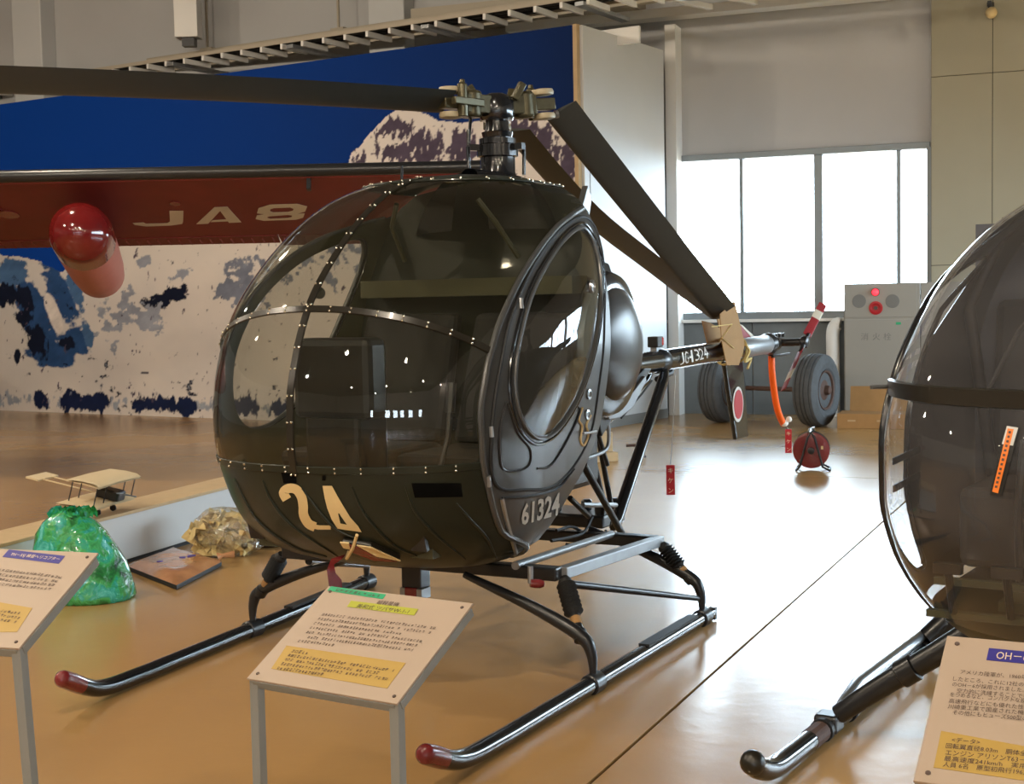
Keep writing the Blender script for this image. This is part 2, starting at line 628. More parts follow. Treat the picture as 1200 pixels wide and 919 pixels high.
struct(MB().box((-20.2, -18.2, CEIL), (11, 30, CEIL + 0.2)).build('ceiling', 'ceiling'))
rw = MB()
RWY = -18.0
rxs = [-8.0, -3.6, -1.2, 0.9, 3.4, 6.8]
prev = -20.2
for x in rxs:
    rw.box((prev, RWY - 0.2, 0), (x, RWY, CEIL))
    rww = 0.8 + 0.35 * (abs(x) % 2)
    rw.box((x, RWY - 0.2, 0), (x + rww, RWY, 1.3)).box((x, RWY - 0.2, 1.95), (x + rww, RWY, CEIL))
    prev = x + rww
rw.box((prev, RWY - 0.2, 0), (10.75, RWY, CEIL))
struct(rw.build('wall_rear', 'wall_grey'))

# ---- mural partition (painted board + white return panel)
MC = np.array([0.79, 16.3])
md = np.array([-8.03 - 0.79, 21.75 - 16.3])
md /= np.linalg.norm(md)
MANG = math.atan2(-md[1], -md[0])  # local +x points back towards the corner, -x along the mural
MH = 4.73
MLEN = 11.9
mur = empty('mural_partition', (MC[0], MC[1], 0), MANG)
tag(mur, 'tall display partition printed with blue sky and snowy mountains beside a white end panel', 'mural')


def mural_px(x, z):
    return to_px((MC[0] - md[0] * x, MC[1] - md[1] * x, z))


NX, NZ = 640, 300
us = np.linspace(-MLEN, 0, NX)
zs = np.linspace(0, MH, NZ)
UU, ZZ = np.meshgrid(us, zs)
wx = MC[0] - md[0] * UU
wy = MC[1] - md[1] * UU
dv = np.stack([wx - CAM_C[0], wy - CAM_C[1], ZZ - CAM_C[2]], -1)
dw = dv @ CAM_F
PX = CX + FPX * (dv @ CAM_R) / dw
PY = CY - FPX * (dv @ CAM_U) / dw
# artwork laid out on the board: sky, two snowy massifs, rock bands
sky_t = np.clip((PX - 0) / 680, 0, 1)[..., None]
sky = np.array(srgb(10, 66, 160)) * (1 - sky_t) + np.array(srgb(4, 32, 80)) * sky_t
nz1 = 0.55 * fbm(PX / 17, PY / 17, 6, 3) + 0.45 * fbm(PX / 7, PY / 7, 4, 71) 
nz1 = (nz1 - 0.5) * 1.5 + 0.5
nz2 = 0.5 * fbm(PX / 9 + 7, PY / 24, 6, 9) + 0.5 * fbm(PX / 4, PY / 9, 4, 19)
nz2 = (nz2 - 0.5) * 1.5 + 0.5
nz3 = fbm(PX / 60, PY / 60, 4, 21)
ridge_x = [-400, -40, 0, 22, 45, 62, 74, 88, 104, 140, 200, 300, 380, 405, 412, 422, 440, 452, 464, 484, 500, 515, 540, 560, 590, 606, 622, 640, 662, 700]
ridge_y = [290, 303, 299, 300, 306, 315, 318, 305, 292, 270, 250, 235, 215, 203, 178, 170, 150, 136, 130, 129, 133, 142, 144, 142, 141, 130, 128, 138, 150, 170]
ridge = np.interp(PX, ridge_x, ridge_y) + (fbm(PX / 9, PX * 0, 3, 5) - 0.5) * 5
snow_t = nz3[..., None]
snow = np.array(srgb(232, 222, 212)) * snow_t + np.array(srgb(206, 200, 196)) * (1 - snow_t)
art = np.where((PY < ridge)[..., None], sky, snow)


def ell(cx, cy, rx, ry, rot=0.0):
    c, s = math.cos(rot), math.sin(rot)
    u = ((PX - cx) * c + (PY - cy) * s) / rx
    v = (-(PX - cx) * s + (PY - cy) * c) / ry
    return np.clip(1.35 - np.sqrt(u * u + v * v), 0, 1)


def paint(mask, color):
    global art
    m = np.clip(mask * 7, 0, 1)[..., None] * (PY >= ridge)[..., None]
    tone = (0.75 + 0.6 * fbm(PX / 10 + PY / 22, PY / 10, 4, 55))[..., None]
    art = art * (1 - m) + np.array(color) * tone * m


blue_sh = srgb(46, 78, 124)
dark = srgb(20, 26, 46)
# left massif: blue shadow faces running down to the right, dark cliffs inside them
paint(np.maximum.reduce([ell(42, 370, 20, 62, -0.35), ell(70, 345, 16, 52, -0.42), ell(85, 402, 24, 22, -0.5), ell(62, 415, 34, 18, 0.1)]) - 0.45 + (nz1 - 0.5) * 0.9, blue_sh)
paint(np.maximum.reduce([ell(12, 322, 24, 16), ell(88, 335, 9, 34, -0.3), ell(104, 395, 8, 20, -0.3), ell(15, 310, 18, 10)]) - 0.5 + (nz1 - 0.5) * 1.1, srgb(74, 106, 146))
paint(np.maximum.reduce([ell(6, 345, 20, 16), ell(30, 350, 12, 24, -0.4), ell(44, 400, 14, 24, -0.3), ell(79, 402, 10, 9), ell(30, 372, 12, 10), ell(20, 418, 5, 9)]) - 0.42 + (nz2 - 0.5) * 1.2, dark)
paint(ell(64, 368, 9, 30, -0.35) - 0.45 + (nz1 - 0.5) * 0.5, srgb(226, 216, 208))
# scattered rocks on the middle slope
paint(np.maximum.reduce([ell(190, 350, 34, 12, -0.35), ell(206, 345, 24, 10, -0.3)]) - 0.52 + (nz1 - 0.5) * 2.0, dark)
paint(np.maximum.reduce([ell(140, 370, 40, 42, 0.3), ell(175, 375, 26, 26), ell(168, 306, 12, 10), ell(205, 325, 30, 10, -0.4)]) - 0.80 + (nz1 - 0.5) * 2.2, srgb(150, 154, 166))
paint(ell(170, 437, 5, 1.6) - 0.3, srgb(90, 90, 95))
# dark ice cliff along the foot
foot = np.interp(PX, [-400, 0, 240, 700], [466, 476, 485, 500])
band = np.exp(-((PY - foot + 9) / 12.0) ** 2)
col_on = np.maximum.reduce([np.exp(-((PX - c) / w) ** 4) for c, w in ((48, 9), (80, 9), (98, 16), (118, 13), (165, 12), (180, 12), (196, 12), (218, 13), (-40, 30), (280, 30), (340, 24), (400, 40))])
paint(band * 0.8 - 0.70 + (nz2 - 0.5) * 1.4, srgb(150, 156, 168))
paint(band * col_on - 0.46 + (nz2 - 0.5) * 1.3, srgb(24, 34, 66))
# right massif: purple-grey rock streaks
plum = srgb(78, 68, 84)
streak = (0.5 * fbm(PX / 6.5 + 0.12 * PY / 5, PY / 18, 5, 33) + 0.5 * fbm(PX / 3.0 + PY / 18, PY / 7, 4, 37) - 0.5) * 1.5 + 0.5
paint(np.maximum.reduce([ell(462, 152, 30, 16), ell(505, 163, 36, 20, 0.3), ell(418, 190, 12, 20), ell(456, 178, 24, 14), ell(540, 175, 30, 24), ell(490, 180, 50, 22)]) - 0.62 + (streak - 0.5) * 2.0, plum)
paint(np.maximum.reduce([ell(618, 150, 22, 18), ell(642, 170, 16, 34, -0.3), ell(668, 195, 14, 26, -0.2), ell(600, 165, 14, 18)]) - 0.5 + (streak - 0.5) * 1.8, plum)
paint(np.maximum.reduce([ell(300, 330, 60, 40), ell(420, 300, 80, 50), ell(560, 300, 90, 70)]) - 0.8 + (nz1 - 0.5) * 2.0, srgb(120, 126, 142))
mm = MB()
mm.grid(np.stack([UU, np.full_like(UU, -0.006), ZZ], -1))
mo = mm.build('mural_print', 'wall_white', mur, recalc=False)
MT['mural'] = bpy.data.materials.new('mural_print')
MT['mural'].use_nodes = True
nt = MT['mural'].node_tree
b = nt.nodes['Principled BSDF']
at = nt.nodes.new('ShaderNodeVertexColor')
at.layer_name = 'print'
nt.links.new(at.outputs['Color'], b.inputs['Base Color'])
b.inputs['Roughness'].default_value = 0.7
b.inputs['Specular IOR Level'].default_value = 0.12
mo.data.materials[0] = MT['mural']
ca_ = mo.data.color_attributes.new('print', 'FLOAT_COLOR', 'POINT')
rgba = np.ones((NX * NZ, 4), np.float32)
rgba[:, :3] = np.clip(art.reshape(-1, 3), 0, 1)
# vertex order is preserved by the builder (row by row)
co = np.empty(len(mo.data.vertices) * 3, np.float32)
mo.data.vertices.foreach_get('co', co)
co = co.reshape(-1, 3)
ii = np.clip(np.rint((co[:, 0] + MLEN) / MLEN * (NX - 1)).astype(int), 0, NX - 1)
jj = np.clip(np.rint(co[:, 2] / MH * (NZ - 1)).astype(int), 0, NZ - 1)
ca_.data.foreach_set('color', rgba[jj * NX + ii].ravel())
MB().box((-MLEN, -0.005, 0), (0.0, 0.10, MH)).build('backing_board', 'steel_beige', mur)
MB().box((0.0, -0.015, 0), (0.05, 0.10, MH + 0.01)).build('corner_trim', 'cardboard_pale', mur)
# return panel, at its own angle
E1 = np.array([1.95, 18.1])
ed = E1 - MC
el = np.linalg.norm(ed)
ea = math.atan2(ed[1], ed[0])
ep = empty('end_panel')
ep.parent = mur
bpy.context.view_layer.update()
pw = MB().box((0.06, -0.09, 0.0), (el, 0.0, MH)).build('end_panel', 'wall_white')
bpy.data.objects.remove(ep)
pw.name = 'end_panel'
pw.parent = mur
pw.rotation_euler = (0, 0, ea - MANG)
pb = MB().box((0.06, -0.1, 0.0), (el, -0.09, 0.12)).build('kick_strip', 'cab_dark', mur)
pb.rotation_euler = (0, 0, ea - MANG)
# hatch outline on the return panel
hm = MB()
hx0, hz0, hx1, hz1 = 0.18, 1.2, 1.25, 3.05
for (x0, x1, z0, z1) in ((hx0, hx1, hz1 - 0.008, hz1), (hx0, hx0 + 0.008, hz0, hz1)):
    hm.box((x0, -0.094, z0), (x1, -0.088, z1))
ho = hm.build('hatch_seam', 'cab_dark', mur)
ho.rotation_euler = (0, 0, ea - MANG)
# white post where the panel meets the wall
pp = MB().box((-0.02, -0.32, 0), (0.12, 0.0, 5.12)).build('trim_1', 'steel_white')
struct(on_wall(pp))

# ---- steelwork above the partition: cable ladder, channel beams, brackets
def mloc(o):
    o.location = (MC[0], MC[1], 0)
    o.rotation_euler = (0, 0, MANG)
    return o


lad = mloc(empty('cable_ladder'))
tag(lad, 'long white cable ladder with many rungs running above the mural partition', 'cable tray')
for y in (0.25, 0.72):
    MB().box((-12, y - 0.012, 5.07), (4.2, y + 0.012, 5.12)).build('side_rail', 'steel_beige', lad)
rung = MB().box((-0.020, 0.22, -0.035), (0.020, 0.74, 0.035))
r0 = rung.build('rung', 'steel_white', lad)
k = 0
for x in np.arange(-11.8, 4.1, 0.36):
    r = r0 if k == 0 else r0.copy()
    if k:
        COL.objects.link(r)
        r.parent = lad
    r.location = (x, 0, 5.03)
    k += 1
for x in np.arange(-11, 4, 2.2):
    MB().bar((x, 0.15, 5.0), (x, 1.35, 5.0), 0.12, 0.05).build('support_arm', 'dull_alu', lad, bevel=0.004)
for k, x in enumerate(np.arange(-11.5, 4.0, 0.9)):
    pass
cab = MB()
for k in range(5):
    y = 0.34 + k * 0.075
    cab.tube([(x, y + 0.012 * math.sin(x * 3 + k), 5.095 + 0.008 * math.sin(x * 2.1 + k * 2)) for x in np.linspace(-12, 4.2, 60)], 0.018, 6)
cab.build('cable_bundle', 'rubber', lad)
for nm, y, z0, z1, th, m_, lab in (('channel_beam', 1.25, 5.16, 5.40, 0.12, 'steel_beige', 'beige steel channel beam running behind the cable ladder'),
                                   ('board_rail', 0.9, 4.62, 4.82, 0.05, 'steel_white', 'pale rail behind the top edge of the mural partition')):
    o = mloc(MB().box((-12.4, y, z0), (0.4 if nm == 'board_rail' else 3.2, y + th, z1)).build(nm, m_, bevel=0.004))
    tag(o, lab, 'beam')
for nm in ():
    pass
for x in (-9.5, -7.0, -4.5):
    c = mloc(MB().box((x, 1.30, 5.40), (x + 0.03, 1.33, CEIL)).box((x - 0.1, 1.27, 5.40), (x + 0.13, 1.36, 5.43)).build('beam_hanger', 'steel_beige'))
    tag(c, 'thin steel hanger rod between the beige channel beam and the ceiling', 'bracket', 'beam hangers')
# box post hanging from the ceiling
hp = at_depth(221, 40, 20.5)
hz = at_depth(221, 50, 20.5)[2]
hpost = empty('hanging_post', (hp[0], hp[1], hz))
tag(hpost, 'pale square box post hanging from the ceiling behind the mural', 'post')
MB().box((-0.17, -0.14, 0.06), (0.17, 0.14, CEIL - hz)).build('post_body', 'steel_white', hpost, bevel=0.008)
MB().box((-0.08, -0.08, -0.06), (0.10, 0.08, 0.06)).build('post_foot', 'black_metal', hpost)
hpost.rotation_euler = (0, 0, MANG + 0.5)
# pilasters on the far wall
for k, px in enumerate((48, 465)):
    s_ = wall_sz(px, 30)[0]
    struct(on_wall(MB().box((s_ - 0.28, -0.35, 0), (s_ + 0.28, 0.0, CEIL)).build('trim_%d' % (k + 2), 'wall_white', bevel=0.02)))
s0_ = wall_sz(480, 15)[0]
struct(on_wall(MB().box((s0_ + 0.25, -0.5, 5.35), (WL - 0.3, 0, 5.62)).build('trim_4', 'steel_beige')))
# steel angle along the wall over the window with short brackets
za = wall_sz(880, 14)[1]
ang_o = on_wall(MB().box((WL - 2.2, -0.30, za - 0.02), (WR, -0.02, za + 0.10)).build('wall_angle', 'steel_white', bevel=0.004))
tag(ang_o, 'white steel angle fixed high on the wall above the window', 'beam')
for px in (838, 890, 1045):
    s_ = wall_sz(px, 5)[0]
    o = on_wall(MB().bar((s_ - 0.35, -1.1, za + 0.04), (s_ + 0.02, -0.345, za + 0.04), 0.07, 0.07).build('angle_bracket', 'steel_white', bevel=0.004))
    tag(o, 'short white steel bracket sticking out above the window wall angle', 'bracket', 'brackets above the window')

# ---- high-bay lamps
def make_lamp():
    root = empty('ceiling_lamp')
    MB().lathe([(0.03, 0.42), (0.07, 0.40), (0.09, 0.26), (0.11, 0.22), (0.24, 0.06), (0.26, 0.0), (0.255, 0.0), (0.235, 0.06), (0.10, 0.21), (0.05, 0.22)], n=20).build('reflector', 'alu', root, smooth=True)
    MB().ball((0, 0, 0.06), 0.075, 12, 8, (1, 1, 1.3)).build('bulb', 'lamp_glow', root, smooth=True)
    MB().tube([(0, 0, 0.40), (0, 0, 0.9)], 0.012, 6).build('stem', 'steel_white', root)
    ld = bpy.data.lights.new('lamp_light', 'POINT')
    ld.energy = LAMP_WATTS
    ld.color = LAMP_COLOR
    ld.shadow_soft_size = 0.10
    lo = bpy.data.objects.new('lamp_light', ld)
    COL.objects.link(lo)
    lo.parent = root
    lo.location = (0, 0, -0.08)
    return root


lamp0 = make_lamp()
spots = [(-9, 13.5), (-5.0, 12.0), (-9.5, 7.5), (-5.5, 6.5), (-1.2, 2.6), (-9, 1.0), (-4.8, 0.6), (0.2, -2.2), (-7, -5), (-2.0, -6.5), (4.0, -6.5), (9.5, -9), (-5, -12), (3, -12.5)]
tag(lamp0, 'round high-bay ceiling lamp with aluminium reflector hanging over the exhibits', 'lamp', 'high-bay ceiling lamps')
for i, (x, y) in enumerate(spots):
    l = lamp0 if i == 0 else copy_tree(lamp0)
    l.location = (x, y, CEIL - 0.9)
vl = copy_tree(lamp0)
q = at_depth(813, -5, 15.5)
vl.location = (q[0], q[1], q[2])
vl['label'] = 'round ceiling lamp hanging by the white angle above the window wall'
for ch in list(vl.children):
    if ch.type == 'LIGHT':
        bpy.data.objects.remove(ch)
        continue
    if ch.name.startswith('bulb'):
        ch.data = ch.data.copy()
        ch.data.materials[0] = MT['steel_white']
    if ch.name.startswith('stem'):
        ch.scale = (1, 1, (CEIL - q[2]) / 0.9)
        ch.location = (0, 0, 0.4 * (1 - (CEIL - q[2]) / 0.9))
# small dome lamp with its cable on the beige wall
s_, z_ = wall_sz(1162, 17, 0.13)
wl_ = on_wall(empty('wall_lamp'))
tag(wl_, 'small round yellowish lamp on a black bracket high on the beige wall', 'lamp')
MB().ball((s_, -0.25, z_), 0.07, 12, 8).build('globe', 'cream', wl_, smooth=True)
MB().bar((s_, -0.125, z_ + 0.12), (s_ - 0.02, -0.25, z_ + 0.10), 0.06, 0.05).bar((s_ - 0.02, -0.25, z_ + 0.14), (s_ - 0.01, -0.25, z_ + 0.05), 0.05, 0.05).build('bracket', 'black_metal', wl_)


# =================================================================== THE TRAINING HELICOPTER
def pchip(x, y, xi):
    x = np.asarray(x, float)
    y = np.asarray(y, float)
    h = np.diff(x)
    d = np.diff(y) / h
    m = np.zeros_like(y)
    for k in range(1, len(x) - 1):
        if d[k - 1] * d[k] > 0:
            w1 = 2 * h[k] + h[k - 1]
            w2 = h[k] + 2 * h[k - 1]
            m[k] = (w1 + w2) / (w1 / d[k - 1] + w2 / d[k])
    m[0] = d[0]
    m[-1] = d[-1]
    k = int(np.clip(np.searchsorted(x, xi) - 1, 0, len(x) - 2))
    t = (xi - x[k]) / h[k]
    return float((1 + 2 * t) * (1 - t) ** 2 * y[k] + t * (1 - t) ** 2 * h[k] * m[k] + t * t * (3 - 2 * t) * y[k + 1] + t * t * (t - 1) * h[k] * m[k + 1])


class Frame:
    """helicopter axes: x aft, y starboard (image left when the nose faces us), z up"""

    def __init__(s, origin, heading_deg):
        hd = math.radians(heading_deg)
        s.T = np.array([math.sin(hd), math.cos(hd), 0])
        s.N = np.array([-s.T[1], s.T[0], 0])
        s.O = np.asarray(origin, float)
        s.rz = math.pi / 2 - hd

    def W2L(s, w):
        v = np.asarray(w, float) - s.O
        return np.array([v @ s.T, v @ s.N, v[2]])

    def dirL(s, v):
        v = np.asarray(v, float)
        return np.array([v @ s.T, v @ s.N, v[2]])

    def L2W(s, p):
        return s.O + s.T * p[0] + s.N * p[1] + np.array([0, 0, p[2]])

    def at_y(s, px, py, y):
        return s.W2L(on_plane(px, py, s.O + s.N * y, s.N))

    def at_x(s, px, py, x):
        return s.W2L(on_plane(px, py, s.O + s.T * x, s.T))

    def at_z(s, px, py, z):
        return s.W2L(G(px, py, z))

    def px(s, p):
        return to_px(s.L2W(p))


class Hull:
    def __init__(s, XF, WW, XW, XB, ex=2.25, wb=0.96):
        s.t = [np.array(q, float) for q in (XF, WW, XW, XB)]
        s.ex = ex
        s.wb = wb
        s.z0 = XF[0][0]
        s.z1 = XF[-1][0]

    def dims(s, z):
        xf, w, xw, xb = [pchip(q[:, 0], q[:, 1], z) for q in s.t]
        xw = min(xw, xb - 0.01)
        xf = min(xf, xw - 0.02)
        return xf, w, xw, xb

    def S(s, z, t, side=-1, off=0.0):
        xf, w, xw, xb = s.dims(z)
        if t <= 1:
            th = t * math.pi / 2
            x = xw - (xw - xf) * max(math.cos(th), 0) ** (2 / s.ex)
            y = w * math.sin(th) ** (2 / s.ex)
        else:
            x = xw + (xb - xw) * (t - 1)
            y = w * (1 - (1 - s.wb) * (t - 1))
        return np.array([x, side * y, z])

    def t_of_x(s, z, x):
        xf, w, xw, xb = s.dims(z)
        if x < xw:
            c = max(0, min(1, (xw - x) / (xw - xf))) ** (s.ex / 2)
            return math.acos(c) / (math.pi / 2)
        return min(2.0, 1 + (x - xw) / (xb - xw))

    def y(s, x, z):
        xf, w, xw, xb = s.dims(z)
        if x >= xw:
            return w * (1 - (1 - s.wb) * (x - xw) / (xb - xw))
        q = (xw - x) / (xw - xf)
        return w * max(0.0, 1 - min(1, q) ** s.ex) ** (1 / s.ex)

    def bvh(s):
        V, Fc = [], []
        zz = np.linspace(s.z0, s.z1, 90)
        ts = list(np.linspace(2, 0, 45)) + list(np.linspace(0, 2, 45))[1:]
        sd = [-1] * 45 + [1] * 44
        n = len(ts)
        for z in zz:
            for t, q in zip(ts, sd):
                V.append(Vector(s.S(z, t, q)))
        for i in range(len(zz) - 1):
            for j in range(n - 1):
                Fc.append((i * n + j, i * n + j + 1, (i + 1) * n + j + 1, (i + 1) * n + j))
        return BVHTree.FromPolygons(V, Fc)


def make_cast(fr, bvh):
    oc = Vector(fr.W2L(CAM_C))

    def cast(px, py, off=0.0):
        d = Vector(fr.dirL(ray(px, py))).normalized()
        loc, nor, idx, dist = bvh.ray_cast(oc, d)
        if loc is None:
            loc, nor, idx, dist = bvh.find_nearest(oc + d * 6.0)
        if nor.dot(d) > 0:
            nor = -nor
        return np.array(loc) + np.array(nor) * off, np.array(nor)
    return cast


def poly_radius(poly, c, phi):
    dx, dy = math.cos(phi), math.sin(phi)
    best = None
    n = len(poly)
    for i in range(n):
        ax, ay = poly[i][0] - c[0], poly[i][1] - c[1]
        bx, by = poly[(i + 1) % n][0] - c[0], poly[(i + 1) % n][1] - c[1]
        ex, ey = bx - ax, by - ay
        den = dx * ey - dy * ex
        if abs(den) < 1e-12:
            continue
        t = (ax * ey - ay * ex) / den
        u = (ax * dy - ay * dx) / den
        if t > 0 and -1e-6 <= u <= 1 + 1e-6 and (best is None or t > best):
            best = t
    return best if best is not None else 0.01


def annulus(hull, inner, outer, c, side, off, n=96, rings=7, off_in=None, dome=0.0):
    """ring of skin between two outlines (x,z) on the cabin side; inner None makes a full disc"""
    P = []
    for k in range(rings + 1):
        f = k / rings
        row = []
        for j in range(n):
            ph = 2 * math.pi * j / n
            ro = poly_radius(outer, c, ph)
            ri = poly_radius(inner, c, ph) if inner is not None else 0.001
            r = ri + (ro - ri) * f
            x = c[0] + r * math.cos(ph)
            z = c[1] + r * math.sin(ph)
            o = off + dome * (1 - f * f)
            row.append((x, side * (hull.y(x, z) + o), z))
        P.append(row)
    return P


HO_A = G(640, 831, 0.05)
_hd = math.radians(28)
_T = np.array([math.sin(_hd), math.cos(_hd), 0])
_N = np.array([-_T[1], _T[0], 0])
HO = HO_A + _N * 0.93 - _T * 0.4
HO[2] = 0
H1 = Frame(HO, 28)
HU = Hull([(.44, .95), (.455, .75), (.50, .56), (.57, .38), (.68, .25), (.80, .19), (.92, .155), (1.05, .14), (1.19, .145), (1.35, .187), (1.54, .278), (1.78, .506), (1.96, .76), (2.05, .96), (2.10, 1.16), (2.13, 1.4)],
          [(.44, .22), (.455, .38), (.50, .52), (.57, .59), (.68, .64), (.85, .685), (1.05, .71), (1.3, .71), (1.5, .695), (1.7, .655), (1.85, .605), (1.96, .55), (2.05, .45), (2.10, .33), (2.13, .08)],
          [(.44, 1.0), (.50, .95), (.7, .88), (1.05, .82), (1.35, .87), (1.7, 1.08), (2.0, 1.35), (2.13, 1.5)],
          [(.44, 1.02), (.455, 1.06), (.50, 1.10), (.62, 1.18), (.92, 1.43), (1.36, 1.60), (1.63, 1.64), (1.96, 1.70), (2.13, 1.72)])
cast = make_cast(H1, HU.bvh())
heli = empty('training_helicopter', tuple(HO), H1.rz)
tag(heli, 'small dark olive helicopter numbered 24 with round tinted bubble canopy standing on two skids', 'helicopter')

# front edge of the cabin side, traced on the skin
edge = [cast(px, py)[0] for px, py in ((603, 661), (586, 622), (572, 575), (564, 530), (562, 490), (568, 440), (580, 392), (597, 350), (620, 308), (650, 268), (672, 250))]
edge = sorted([(p[2], p[0]) for p in edge])
XS = [(HU.z0, HU.dims(HU.z0)[3]), (edge[0][0] - 0.03, HU.dims(edge[0][0] - 0.03)[3] - 0.01)] + edge
XS = [q for i, q in enumerate(XS) if i == 0 or q[0] > XS[i - 1][0] + 0.005]
ZTOP = XS[-1][0] + 0.05
XS.append((ZTOP, HU.dims(ZTOP)[3] - 0.01))
XS.append((HU.z1, HU.dims(HU.z1)[3]))


def xs(z):
    return min(pchip([q[0] for q in XS], [q[1] for q in XS], z), HU.dims(z)[3])


def ts_of(z):
    return HU.t_of_x(z, xs(z))


ZRIV = 0.93
zm_side = cast(569, 412)[0][2]


def zmid(u):
    return 1.535 - (1.535 - zm_side) * u ** 1.8


def canopy_grid(zlo, zhi, side, nu=26, nv=22):
    P = []
    for j in range(nv + 1):
        row = []
        for i in range(nu + 1):
            u = i / nu
            a, b2 = zlo(u), zhi(u)
            z = a + (b2 - a) * j / nv
            row.append(HU.S(z, u * ts_of(z), side))
        P.append(row)
    return P


ZG = 2.075
for side in (-1, 1):
    for lo, hi in ((lambda u: ZRIV, zmid), (zmid, lambda u: ZG)):
        MB().grid(canopy_grid(lo, hi, side)).build('canopy_panel', 'canopy', heli, smooth=True, angle=0)
belly = MB()
P = []
for z in list(np.linspace(HU.z0, 0.52, 10)) + list(np.linspace(0.54, ZRIV, 22)):
    row = [HU.S(z, u * ts_of(z), -1) for u in np.linspace(1, 0, 28)] + [HU.S(z, u * ts_of(z), 1) for u in np.linspace(0, 1, 28)[1:]]
    P.append(row)
belly.grid(P)
belly.add(P[0], [tuple(range(len(P[0])))])
bel = belly.build('belly', 'olive', heli, smooth=True, angle=60)
roof = MB()
P = []
for z in list(np.linspace(ZG, HU.z1, 10)):
    P.append([HU.S(z, u * ts_of(z), -1) for u in np.linspace(1, 0, 28)] + [HU.S(z, u * ts_of(z), 1) for u in np.linspace(0, 1, 28)[1:]])
roof.grid(P)
roof.add(P[-1], [tuple(range(len(P[-1])))])
roof.build('roof', 'olive', heli, smooth=True, angle=0)
# rear bulkhead
P = []
for z in np.linspace(HU.z0, HU.z1, 30):
    xf, w, xw, xb = HU.dims(z)
    P.append([(xb, y * w * HU.wb, z) for y in np.linspace(-1, 1, 13)])
MB().grid(P).build('rear_bulkhead', 'olive', heli, smooth=True)


def ribbon(pts, width, off, th=0.006):
    """flat strip lying on the skin: pts = [(point, normal)]"""
    n = len(pts)
    rows = []
    for i, (p, nn) in enumerate(pts):
        t = pts[min(i + 1, n - 1)][0] - pts[max(i - 1, 0)][0]
        b_ = np.cross(t, nn)
        b_ /= np.linalg.norm(b_)
        rows.append([p + nn * off - b_ * width / 2, p + nn * (off + th) - b_ * width * 0.42, p + nn * (off + th) + b_ * width * 0.42, p + nn * off + b_ * width / 2])
    return rows


def hull_normal(z, t, side):
    e = 1e-3
    t2 = min(t + e, 2)
    a = HU.S(z, t2, side) - HU.S(z, max(t2 - 2 * e, 0), side)
    if np.linalg.norm(a) < 1e-8:
        a = np.array([0, side, 0.0])
    za, zb = min(z + e, HU.z1), max(z - e, HU.z0)
    c = HU.S(za, t, side) - HU.S(zb, t, side)
    nn = np.cross(a, c)
    nn /= np.linalg.norm(nn)
    o = HU.S(z, t, side) - np.array([1.0, 0, 1.2])
    return nn if nn @ o > 0 else -nn


rv = MB()


def rivets(rows, step, idx=(0, 3)):
    for e in (1, 2):
        acc = 0
        last = None
        for r in rows:
            c = (np.asarray(r[1]) * 0.85 + np.asarray(r[2]) * 0.15) if e == 1 else (np.asarray(r[2]) * 0.85 + np.asarray(r[1]) * 0.15)
            if last is None or np.linalg.norm(c - last) >= step:
                rv.ball(c, 0.0058, 6, 4)
                last = c


# centre strip over the nose
cs = []
for z in np.linspace(ZRIV - 0.02, 2.09, 60):
    p = HU.S(z, 0, 1)
    e = 2e-3
    q = HU.S(min(z + e, HU.z1), 0, 1) - HU.S(z - e, 0, 1)
    nn = np.array([-q[2], 0, q[0]])
    nn /= np.linalg.norm(nn)
    cs.append((p, nn))
rows = ribbon(cs, 0.034, 0.002)
MB().grid(rows).build('centre_strip', 'bronze', heli, smooth=True)
rivets(rows, 0.085)
# cross strip
cs = []
for u in np.linspace(-1, 1, 61):
    side = -1 if u < 0 else 1
    z = zmid(abs(u))
    t = abs(u) * ts_of(z)
    cs.append((HU.S(z, t, side), hull_normal(z, max(t, 0.004), side)))
rows = ribbon(cs, 0.030, 0.003)
MB().grid(rows).build('cross_strip', 'bronze', heli, smooth=True)
rivets(rows, 0.085)
# lower and roof edge strips
for zz, nm, wdt in ((ZRIV, 'lower_edge_strip', 0.03), (ZG, 'roof_edge_strip', 0.035)):
    cs = []
    for u in np.linspace(-1, 1, 61):
        side = -1 if u < 0 else 1
        t = abs(u) * ts_of(zz)
        cs.append((HU.S(zz, t, side), hull_normal(zz, max(t, 0.004), side)))
    rows = ribbon(cs, wdt, 0.002, 0.004)
    MB().grid(rows).build(nm, 'olive', heli, smooth=True)
    rivets(rows, 0.10, (0,))
rvo = rv.build('rivet_row', 'rivet', heli, smooth=True)
rvo['kind'] = 'stuff'

# stiffening ribs pressed into the belly
for line in ([(275, 561), (302, 609), (344, 640), (383, 652)], [(308, 563), (319, 588), (344, 617), (396, 652)], [(354, 572), (375, 600), (396, 621), (421, 632)],
             [(412, 570), (427, 602), (458, 636), (490, 652)], [(475, 570), (487, 600), (512, 628), (545, 655)], [(535, 590), (552, 610), (570, 630), (582, 655)]):
    pts = [cast(x, y, 0.002)[0] for x, y in catmull(line, 8)]
    rr_ = [0.007 * (0.4 + 0.6 * math.sin(math.pi * i / (len(pts) - 1))) for i in range(len(pts))]
    MB().tube(pts, rr_, 8).build('belly_rib', 'olive', bel, smooth=True)
def uv_patch(corners, castf, off, nu=2, nv=6):
    (ax, ay), (bx, by), (cx_, cy_), (dx, dy) = corners
    P = []
    for j in range(nv + 1):
        v = j / nv
        row = []
        for i in range(nu + 1):
            u = i / nu
            X = (ax * (1 - u) + bx * u) * (1 - v) + (dx * (1 - u) + cx_ * u) * v
            Y = (ay * (1 - u) + by * u) * (1 - v) + (dy * (1 - u) + cy_ * u) * v
            row.append(castf(X, Y, off)[0])
        P.append(row)
    return P


